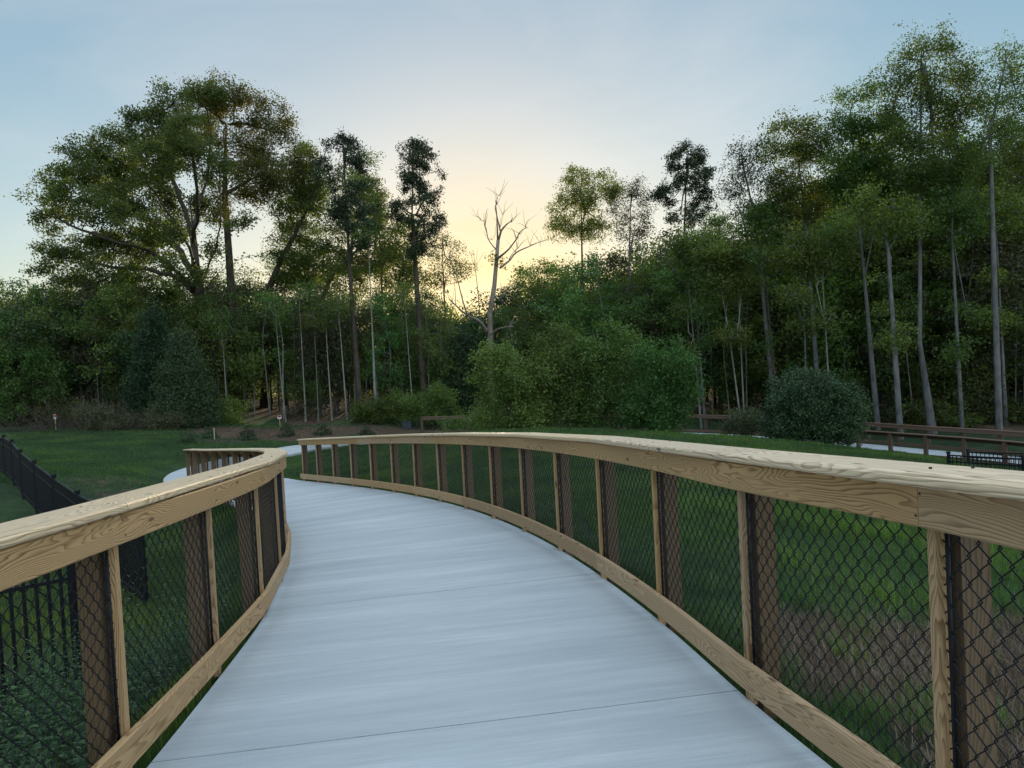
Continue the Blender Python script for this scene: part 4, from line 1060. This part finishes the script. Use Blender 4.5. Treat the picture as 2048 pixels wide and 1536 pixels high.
# ------------------------------------------------------------------ bushes and evergreens with a place of their own
def bush(name, label, cpx, d, ells, leaf, seed, nper=18, natt=420, lsize=.115, spread=.2, group=None, rb=.07, cat='bush', aspect=.6, dk=.45):
    b = base_at(cpx[0], cpx[1], d); E_ = px_ells(ells, d, b, 0.85); rng = np.random.default_rng(seed)
    stems = [[0, 0, -.2], [0.02, 0, .3], [0.05, 0.03, .8]]
    top = max(e[2] for e in E_)
    tm, lm = tree_meshes(seed, 1, E_, trunk=stems, rb=rb, natt=natt, step=.28, dk=dk, di=12, nper=nper, spread=spread, lsize=lsize, grav=0, shell=.6, aspect=aspect, vsc=.9, clump=.55)
    return put_tree(name, cat, label, b, tm, lm, M_BARK, leaf, group=group)
bush('bush', 'fresh green bush at the left end of the big bushes, below the dead tree', (1015, 862), 37, [(990, 750, 45, 55), (1030, 740, 50, 50), (1000, 810, 56, 50), (1060, 780, 50, 60), (1050, 835, 56, 28)], M_BUSHL, 201, natt=900)
bush('bush', 'rounded green bush in the middle of the big bushes', (1110, 862), 38.5, [(1110, 700, 46, 44), (1090, 760, 50, 60), (1140, 760, 50, 60), (1110, 825, 70, 36)], M_BUSHL, 202, natt=1100)
bush('bush', 'tallest fresh green bush, its top the highest of the big bushes', (1210, 862), 38, [(1220, 690, 46, 42), (1170, 720, 40, 40), (1260, 710, 36, 40), (1200, 770, 60, 60), (1210, 830, 70, 34)], M_BUSHL, 203, natt=1000)
bush('bush', 'broad bright green bush at the right end of the big bushes', (1325, 866), 35.5, [(1310, 720, 40, 36), (1350, 725, 36, 40), (1300, 780, 50, 56), (1350, 790, 40, 56), (1310, 835, 66, 28)], M_BUSHL, 204, natt=950)
bush('bush', 'dense round dark green shrub on the lawn left of the near ramp railing', (1625, 888), 29.5, [(1600, 800, 52, 44), (1660, 805, 50, 44), (1620, 850, 76, 34), (1570, 840, 36, 40), (1680, 850, 36, 30)], M_DARKL, 205, natt=2200, lsize=.08, nper=26, spread=.13, dk=.3)
bush('bush', 'small wispy shrub in front of the far railing, left of the round shrub', (1490, 862), 33, [(1490, 838, 26, 22), (1475, 852, 22, 12), (1505, 850, 20, 14)], M_GREYL, 206, natt=300, lsize=.08, nper=18, spread=.12, dk=.3)
bush('bush', 'low scraggy bush against the left end of the far railing', (940, 862), 44, [(940, 848, 40, 14), (975, 842, 26, 16), (910, 852, 20, 10)], M_LEAF, 207, natt=300, lsize=.10, nper=12)
def conifer(label, bpx, d, top, halfw, leaf, seed, lsize=.12, natt=900, nper=26, cat='tree', name='cedar_tree', spread=.2, nl=7, low=0.06):
    b = base_at(bpx[0], bpx[1], d); t = at(top[0], top[1], d)-b; H = t[2]; W_ = halfw*d/FPX
    E_ = []
    for i in range(nl):
        f = i/(nl-1); z = H*(low+(1-low)*f*0.93); w = W_*(1-f)**0.75*(0.9 if i else .8)+.08*W_; E_.append((t[0]*f, 0, z, w, w, H/nl*0.75))
    tm, lm = tree_meshes(seed, H, E_, trunk=trunk_line(np.random.default_rng(seed), H*.97, 12, (t[0], 0), .05), rb=.03+.012*H, natt=natt, step=max(.12, .05*W_+.12), dk=max(.14, .09*W_), di=8, nper=nper, spread=spread, lsize=lsize, aspect=.4, grav=.02, shell=.5)
    return put_tree(name, cat, label, b, tm, lm, M_BARK, leaf)
conifer('dark cone-shaped cedar standing before the wood below the oak', (305, 850), 50, (305, 588), 58, M_DARKL, 301, natt=1500, lsize=.16, spread=.26)
conifer('paler broad evergreen right in front of the dark cone-shaped cedar', (375, 848), 48, (360, 640), 74, M_DARKL, 302, natt=1500, lsize=.15, spread=.26, name='evergreen_tree')
conifer('black-green evergreen left of the dead tree base', (915, 850), 56, (918, 640), 44, M_DARKL, 303, natt=900, lsize=.18, spread=.3)
SP = [(375, 905, 862, 40, 'leftmost little spruce on the rough grass'), (420, 893, 852, 43, 'little spruce just left of the bare wooden stake'), (497, 890, 845, 43, 'little spruce just right of the bare wooden stake'), (574, 882, 840, 44.5, 'little spruce directly below the red sign'), (646, 876, 845, 45.5, 'little spruce above the left end of the right railing'), (733, 872, 848, 46, 'little spruce farthest right, beyond the right railing')]
for i, (px, yb, yt, d, lab) in enumerate(SP):
    o = conifer(lab, (px, yb), d, (px-1, yt), 22, M_DARKL, 320+i, lsize=.075, natt=260, nper=22, spread=.06, name='spruce_sapling', nl=5)
    o['group'] = 'little spruces planted on the rough grass'
bush('bush', 'bright green rounded bush low in the wood near the left edge', (100, 850), 51, [(98, 725, 34, 34), (90, 760, 36, 34)], M_BUSHL, 210, natt=350, lsize=.14)
bush('bush', 'bright green bush cut off by the left edge of the photo', (5, 850), 50, [(0, 690, 34, 44), (-10, 760, 44, 50), (20, 800, 34, 40)], M_BUSHL, 211, natt=500, lsize=.14)
bush('bush', 'low dark bush at the lawn edge below the cedars', (300, 858), 46.5, [(300, 838, 50, 20), (350, 840, 30, 14)], M_GREYL, 212, natt=350, lsize=.10)
bush('bush', 'white-flecked bush at the lawn edge right of the left sign', (190, 864), 46.5, [(190, 838, 44, 22), (225, 846, 26, 16)], M_GREYL, 213, natt=350, lsize=.10)
bush('bush', 'leafy bush under the second tall pine', (855, 855), 50, [(870, 800, 40, 34), (840, 815, 50, 30), (890, 830, 40, 20)], M_LEAF, 214, natt=500, lsize=.13)
bush('bush', 'leafy bush at the foot of the wood between the pines', (770, 855), 51, [(780, 812, 34, 26), (745, 825, 40, 22)], M_LEAF, 215, natt=400, lsize=.13)
bush('bush', 'low green bush beside the dark gap in the wood', (455, 850), 50, [(455, 825, 34, 20), (430, 815, 26, 24)], M_LEAF, 216, natt=300, lsize=.12)

# ------------------------------------------------------------------ trees that fill the wood: few shapes, many placed copies
rngF = np.random.default_rng(77)
PROT = {}
def proto(key, seed, H, ells, leaf, bark, **kw):
    tm, lm = tree_meshes(seed, H, ells, **kw); tm.materials.append(bark); lm.materials.append(leaf); PROT[key] = (tm, lm, H)
for i in range(4):   # full forest tree 14 m
    e = [(rngF.normal()*.6, rngF.normal()*.6, 5+q*1.5, 2.0+rngF.random()*1.0-(q > 4)*.7, 2.0+rngF.random()-(q > 4)*.7, 1.5) for q in range(6)]
    proto(('tall', i), 400+i, 14, e, (M_LEAF, M_LEAF, M_GREYL, M_LEAF)[i], (M_BARK, M_GBARK, M_GBARK, M_BARK)[i], rb=.14, natt=800, step=.5, dk=.85, nper=10, spread=.36, lsize=.19, wob=.5, clump=.9)
for i in range(3):   # understorey 6 m
    e = [(rngF.normal()*.5, rngF.normal()*.5, 1.4+q*1.0, 1.7+rngF.random()*.7-(q > 3)*.6, 1.7-(q > 3)*.5, 1.0) for q in range(5)]
    proto(('low', i), 420+i, 6, e, (M_LEAF, M_GREYL, M_DARKL)[i], M_BARK, rb=.06, natt=450, step=.35, dk=.6, nper=8, spread=.26, lsize=.14, wob=.3, clump=.6)
for i in range(4):   # slender edge tree, leafy from low down, 10 m
    e = [(rngF.normal()*.5, rngF.normal()*.5, 1.6+q*1.05, 1.25+rngF.random()*.7-(q > 5)*.4, 1.2+rngF.random()*.5-(q > 5)*.4, .8) for q in range(8)]
    proto(('mid', i), 460+i, 10, e, (M_LEAF, M_LEAF, M_GREYL, M_BUSHL)[i], (M_BARK, M_GBARK, M_PBARK, M_GBARK)[i], rb=.08, natt=620, step=.4, dk=.6, nper=7, spread=.24, lsize=.15, wob=.45, clump=.5)
for i in range(2):   # thin whip 8 m, few leaves
    e = [(0, 0, 6.2, .9, .9, 1.6), (0, 0, 4.2, .7, .7, 1.0)]
    proto(('whip', i), 440+i, 8, e, M_LEAF, (M_PBARK, M_GBARK)[i], rb=.055, natt=70, step=.35, dk=.6, nper=8, spread=.25, lsize=.15, wob=.35, trunkH=7.4)
proto(('hump', 0), 450, 1, [(0, 0, .7, 1.5, 1.3, .6), (.8, .2, .6, .9, .9, .5)], M_LEAF, M_BARK, trunk=[[0, 0, -.1], [0, 0, .2], [0, 0, .4]], rb=.03, natt=230, step=.2, dk=.35, nper=16, spread=.16, lsize=.12)
proto(('hump', 1), 451, 1, [(0, 0, .6, 1.2, 1.2, .55)], M_GREYL, M_BARK, trunk=[[0, 0, -.1], [0, 0, .2], [0, 0, .4]], rb=.03, natt=180, step=.2, dk=.3, nper=7, spread=.14, lsize=.10)
prof_x = [-300, 0, 100, 250, 420, 500, 600, 700, 850, 930, 975, 1010, 1040, 1100, 1200, 1300, 1380, 1450, 1520, 1600, 1700, 1800, 1950, 2048, 2400]
prof_y = [545, 535, 530, 530, 535, 505, 525, 555, 545, 580, 600, 585, 540, 490, 470, 450, 445, 455, 420, 350, 290, 240, 230, 220, 200]
def edge_d(px):      # distance of the front of the wood for a photo column
    return float(np.interp(px, [-300, 0, 300, 700, 1000, 1400, 1700, 2048, 2400], [50, 51, 52, 54, 56, 51, 46, 41, 38]))
ZONES = [(-400, 110, 'at the far left of the wood'), (110, 250, 'left of the dark cedar'), (250, 400, 'behind the dark cedar'), (400, 520, 'below the oak trunk'), (520, 620, 'behind the red sign'), (620, 740, 'around the first tall pine'), (740, 870, 'around the second tall pine'),
         (870, 1000, 'behind the dead tree'), (1000, 1110, 'just right of the dead tree'), (1110, 1230, 'behind the tallest bush'), (1230, 1350, 'behind the broad bright bush'), (1350, 1460, 'around the pine right of centre'), (1460, 1580, 'left of the round shrub'), (1580, 1700, 'above the round shrub'), (1700, 1820, 'left of the curved pale trunk'), (1820, 1940, 'behind the curved pale trunk'), (1940, 2600, 'at the wood right edge')]
def zone(px):
    for a, b, t in ZONES:
        if a <= px < b: return t
    return ZONES[-1][2]
FL = []
def filler(kind, px, d, topy, wide=1.0):
    i = int(rngF.integers(len([k for k in PROT if k[0] == kind]))); tm, lm, H = PROT[(kind, i)]
    b = base_at(px, 850, d); t = at(px, topy, d)[2]-b[2]
    if t < 0.6: return
    s = t/H if kind in ('tall', 'low', 'whip', 'mid') else t
    nm, cat, ad = {'tall': ('forest_tree', 'tree', 'tall leafy tree'), 'mid': ('edge_tree', 'tree', 'slender leafy tree'), 'low': ('understorey_tree', 'tree', 'small leafy tree'), 'whip': ('slender_sapling', 'sapling', 'thin bare-stemmed sapling'), 'hump': ('undergrowth_bush', 'bush', 'low leafy bush')}[kind]
    tone = ('fresh green', 'dull green', 'greyish budding', 'dark green')[i] if kind in ('tall',) else {'mid': ('fresh green', 'mid green', 'greyish', 'bright green')[i] if kind == 'mid' else '', 'low': ('green', 'greyish', 'dark evergreen')[i] if kind == 'low' else '', 'whip': ('pale', 'grey')[i % 2], 'hump': ('green', 'sparse')[i % 2]}[kind]
    r = empty(nm, b, float(rngF.random()*6.28)); w = s*wide*float(rngF.uniform(.85, 1.2)) if kind in ('tall', 'low', 'mid') else (s if kind == 'whip' else float(rngF.uniform(.9, 1.7)))
    if kind == 'tall': w = min(w, 1.35)
    r.scale = (w, w, s)
    tag(r, f'{tone} {ad} {zone(px)}', cat, f'{ad}s {zone(px)}')
    a = bpy.data.objects.new('trunk', tm); COL.objects.link(a); a.parent = r
    c = bpy.data.objects.new('crown', lm); COL.objects.link(c); c.parent = r
    FL.append((px, r))
for px in np.arange(-150, 2300, 36):         # middle and back rows
    for row, (dd, f0, f1) in enumerate(((5, .55, .85), (11, .8, 1.0))):
        p = px+rngF.normal()*14+row*18; d = edge_d(p)+dd+rngF.random()*4; y = np.interp(p, prof_x, prof_y); yh = 850-(850-y)*rngF.uniform(f0, f1)
        filler('tall', p, d, yh)
for px in np.arange(-130, 2260, 27):         # leafy front of the wood
    p = px+rngF.normal()*11
    if 470 < p < 570 and rngF.random() < .7: continue
    y0 = np.interp(p, prof_x, prof_y); y = min(760, max(y0+25, rngF.uniform(400, 690)))
    if rngF.random() < .12: continue
    filler('mid', p, edge_d(p)+1.0+rngF.random()*4.5, y, .9)
for px in np.arange(1330, 2230, 32):         # the right-hand wood is thicker
    p = px+rngF.normal()*11; y0 = np.interp(p, prof_x, prof_y); filler('mid', p, edge_d(p)+2.5+rngF.random()*4, max(y0+30, rngF.uniform(360, 520)), 1.0)
for px in np.arange(60, 480, 34):             # and so is the wood below the oak
    p = px+rngF.normal()*10; filler('mid', p, edge_d(p)+4+rngF.random()*4, rngF.uniform(500, 575), 1.0)
for px in np.arange(-120, 2250, 42):         # understorey at the edge
    p = px+rngF.normal()*14
    if 480 < p < 560: continue
    if 1560 < p < 2250 and rngF.random() < .2: continue
    filler('low', p, edge_d(p)+1.5+rngF.random()*3.5, rngF.uniform(600, 745))
for px in np.arange(-60, 2150, 24):
    p = px+rngF.normal()*10; filler('whip', p, edge_d(p)+rngF.random()*5, rngF.uniform(540, 720))
for px in np.arange(-100, 2150, 38):
    p = px+rngF.normal()*10
    if 490 < p < 560: continue
    filler('hump', p, edge_d(p)-.5+rngF.random()*3, rngF.uniform(795, 832))

byl = {}
for px, r in FL: byl.setdefault(r['label'], []).append((px, r))
for lab, L_ in byl.items():
    if len(L_) < 2: continue
    L_.sort(key=lambda q: q[0]); n_ = len(L_)
    for i, (px, r) in enumerate(L_):
        if n_ == 2: w_ = ('left one of two', 'right one of two')[i]
        elif n_ == 3: w_ = ('leftmost of three', 'middle of three', 'rightmost of three')[i]
        else: w_ = 'leftmost of them' if i == 0 else 'rightmost of them' if i == n_-1 else ('second', 'third', 'fourth', 'fifth', 'sixth', 'seventh', 'eighth', 'ninth', 'tenth', 'eleventh', 'twelfth')[min(i-1, 10)]+' from left'
        r['label'] = lab+', '+w_

# the deep wood behind reads as one mass
def deep_wood():
    rng = np.random.default_rng(9); C = []
    for px in np.arange(-420, 2560, 7.0):
        d0 = edge_d(px)+17; y = np.interp(px, prof_x, prof_y)
        H = at(px, y, d0)[2]-.6+.9*math.sin(px*.03)+.8*math.sin(px*.071+1)
        n = 12 if 440 < px < 960 else 15
        for _ in range(n):
            d = d0+rng.random()*9; q = at(px+rng.normal()*6, 850, d); g = 0.0
            u = rng.random(); C.append((q[0], q[1], -2+(H*.93+2)*u*rng.uniform(.8, 1)))
    C = np.array(C); me = leaf_mesh(rng, C, 34, .62, .27, vsc=.8)
    # stems
    o = link_mesh('background_wood', me, M_LEAF); tag(o, 'deep wood of dense dim foliage closing the view behind the trees', 'wood', kind='stuff')
deep_wood()

# brush tangle on the left edge of the wood
def brush(px, d, w, h, n, label, seed):
    rng = np.random.default_rng(seed); b = base_at(px, 855, d); mb = MB()
    for i in range(n):
        x, y = rng.normal()*w, rng.normal()*w*.5; a = rng.random()*6.28; el = rng.uniform(.2, 1.3); L_ = h*rng.uniform(.5, 1.3)
        P = [np.array([x, y, 0])]; v = np.array([math.cos(a)*math.cos(el), math.sin(a)*math.cos(el), math.sin(el)])
        for k in range(6):
            v = v+rng.normal(size=3)*.16+np.array([0, 0, -.07]); v /= np.linalg.norm(v); P.append(P[-1]+v*L_/6)
        mb.tube(P, np.linspace(.02, .005, 7), 4, caps=False)
    o = mb.build('brush_tangle', M_BARK, smooth=True); o.location = b; tag(o, label, 'brush', kind='stuff')
brush(60, 48, 2.2, 2.2, 160, 'tangle of bare grey stems along the left edge of the wood, left of the sign', 1)
brush(250, 47, 2.4, 2.0, 170, 'tangle of bare arching stems at the lawn edge below the cedars', 2)
brush(150, 49, 1.5, 3.6, 70, 'tall bare brushy stems behind the left sign', 3)

# ------------------------------------------------------------------ grass, weeds, dead grass
def blades(name, X, Y, h, w, mat, label, cat, seed, lean=.35, zoff=0.0, dark=None):
    rng = np.random.default_rng(seed); n = len(X); Z = ground(X, Y)-.01+zoff
    a = rng.random(n)*6.28; s = h*(.55+.8*rng.random(n)); ln = lean*rng.random(n)*s; b = rng.random(n)*6.28
    dx, dy = np.cos(a)*w*.5, np.sin(a)*w*.5; lx, ly = np.cos(b)*ln, np.sin(b)*ln
    P = np.stack([X, Y, Z], 1); D = np.stack([dx, dy, 0*dx], 1); Ld = np.stack([lx, ly, 0*lx], 1); up = np.zeros((n, 3)); up[:, 2] = s
    V = np.stack([P-D, P+D, P+D*.7+up*.55+Ld*.35, P-D*.7+up*.55+Ld*.35, P+up+Ld+D*.1, P+up+Ld-D*.1], 1).reshape(-1, 3)
    i = np.arange(n)*6; F = np.concatenate([np.stack([i, i+1, i+2, i+3], 1), np.stack([i+3, i+2, i+4, i+5], 1)])
    cl = 0.5+0.5*np.sin(X*.9+np.sin(Y*.7)*2)*np.cos(Y*.8+X*.3); rnd = np.clip(.45*rng.random(n)+.55*cl, 0, 1)
    o = link_mesh(name, mesh_arrays(name, V, F, attr={'rnd': np.repeat(rnd, 6)}), mat); tag(o, label, cat, kind='stuff'); return o
def path_dist(X, Y):
    d = np.full(len(X), 1e9)
    for a in range(0, len(X), 20000):
        d[a:a+20000] = np.min(np.linalg.norm(np.stack([X[a:a+20000], Y[a:a+20000]], 1)[:, None]-_PCd[None, :, :2], axis=2), 1)
    return d
def scatter(rng, x0, x1, y0, y1, n, mn=1.5, dirt=None, keepdirt=False):
    X = rng.uniform(x0, x1, n); Y = rng.uniform(y0, y1, n); k = (path_dist(X, Y) > mn) & (np.abs(X/np.maximum(Y, .1)) < .85+1.5/np.maximum(Y, .3)); X, Y = X[k], Y[k]
    m_ = dirt_mask(X, Y); r = rng.random(len(X)); k = (m_ > r*.9+.15) if keepdirt else (m_ < r*.5+.06); return X[k], Y[k]
def grass():
    rng = np.random.default_rng(3)
    for (x0, x1, y0, y1, n, h, w, nm) in ((0.9, 9, 1.5, 12, 150000, .06, .007, 0), (-9, 12, 9, 24, 150000, .085, .011, 1), (-30, 20, 22, 50, 200000, .09, .024, 2), (-14, -1.4, 1, 14, 60000, .10, .009, 3)):
        X, Y = scatter(rng, x0, x1, y0, y1, n)
        blades('grass', X, Y, h, w, M_GRASS, ('thick green grass below the right railing', 'mown green lawn blades beside the railings', 'grass blades on the far lawn', 'grass below the left railing')[nm], 'grass', 30+nm)
    X, Y = scatter(rng, 1.6, 10, 1.5, 9, 60000, keepdirt=True); blades('dead_grass', X, Y, .13, .008, M_DEAD, 'flattened brown dead grass in the hollow below the right railing', 'grass', 41, lean=1.3)
    X, Y = scatter(rng, -22, 2, 14, 54, 60000, keepdirt=True); blades('dead_grass', X, Y, .07, .03, M_DEAD, 'thin dead grass on the worn soil patches of the lawn', 'grass', 42, lean=1.3)
    kk = rng.uniform(-3, 15.5, 60000); sd_ = rng.random(60000) < .5; off_ = rng.random(60000)**1.3*.55
    Pq = np.array([right_line(k) if q else left_line(k) for k, q in zip(kk[:60000:20].repeat(20)[:60000]+rng.normal(size=60000)*.12, sd_)])
    kn = kk[:60000:20].repeat(20)[:60000]; nn_ = np.array([_nrm(k) if q else -_nrm(k, left_line) for k, q in zip(kn[::20], sd_[::20])]).repeat(20, 0)
    nn_ = np.where((sd_ == sd_[::20].repeat(20))[:, None], nn_, -nn_)
    X = Pq[:, 0]-nn_[:, 0]*(off_+.03); Y = Pq[:, 1]-nn_[:, 1]*(off_+.03)
    blades('grass', X, Y, .085, .0075, M_GRASS, 'grass fringe growing along both edges of the concrete path', 'grass', 47)
    # taller tufts among the lawn
    T = rng.uniform([1.6, 2.5], [8, 11], (90, 2)); T = T[path_dist(T[:, 0], T[:, 1]) > 1.75]
    X = np.repeat(T[:, 0], 120)+rng.normal(size=len(T)*120)*.10; Y = np.repeat(T[:, 1], 120)+rng.normal(size=len(T)*120)*.10
    blades('tall_grass', X, Y, .19, .007, M_GRASS, 'taller grass tufts below the right railing', 'grass', 43, lean=.8)
grass()
def weeds():
    rng = np.random.default_rng(4); V = []; F = []; R = []; n0 = 0
    X = rng.uniform(-6.5, -1.9, 2200); Y = rng.uniform(.6, 7.0, 2200)
    k = (path_dist(X, Y) > 1.85) & (X > -Y*.95-1.2); X, Y = X[k], Y[k]; Z = ground(X, Y)
    for x, y, z in zip(X, Y, Z):
        h = rng.uniform(.35, .95)*(1.0 if y < 5.8 else .6)*(1.0 if rng.random() < .7 else .5); nl = int(h*24); t = np.linspace(.12, 1, nl); a = np.arange(nl)*2.4+rng.random()*6
        ben = rng.normal(size=2)*.12; cx = x+ben[0]*t**2; cy = y+ben[1]*t**2; cz = z+h*t; L_ = rng.uniform(.07, .15)*(1.15-.75*t)
        d = np.stack([np.cos(a), np.sin(a), .35+0*a], 1); sd = np.stack([-np.sin(a), np.cos(a), 0*a], 1); c = np.stack([cx, cy, cz], 1); w = .16
        q = np.stack([c, c+d*L_[:, None]*.45+sd*L_[:, None]*w, c+d*L_[:, None]+np.array([0, 0, -.25])*L_[:, None], c+d*L_[:, None]*.45-sd*L_[:, None]*w], 1).reshape(-1, 3)
        V.append(q); i = n0+np.arange(nl)*4; F.append(np.stack([i, i+1, i+2, i+3], 1)); n0 += nl*4; R.append(np.full(nl*4, rng.random())*.5+np.repeat(t, 4)*.5)
        s = np.array([[x-.003, y, z-.05], [x+.003, y, z-.05], [cx[-1]+.002, cy[-1], cz[-1]], [cx[-1]-.002, cy[-1], cz[-1]]]); V.append(s); F.append(np.array([[n0, n0+1, n0+2, n0+3]])); n0 += 4; R.append(np.full(4, .3))
    o = link_mesh('weeds', mesh_arrays('weeds', np.vstack(V), np.vstack(F), attr={'rnd': np.concatenate(R)}), M_WEED)
    tag(o, 'knee-high leafy weeds below the left railing', 'weeds', kind='stuff')
weeds()
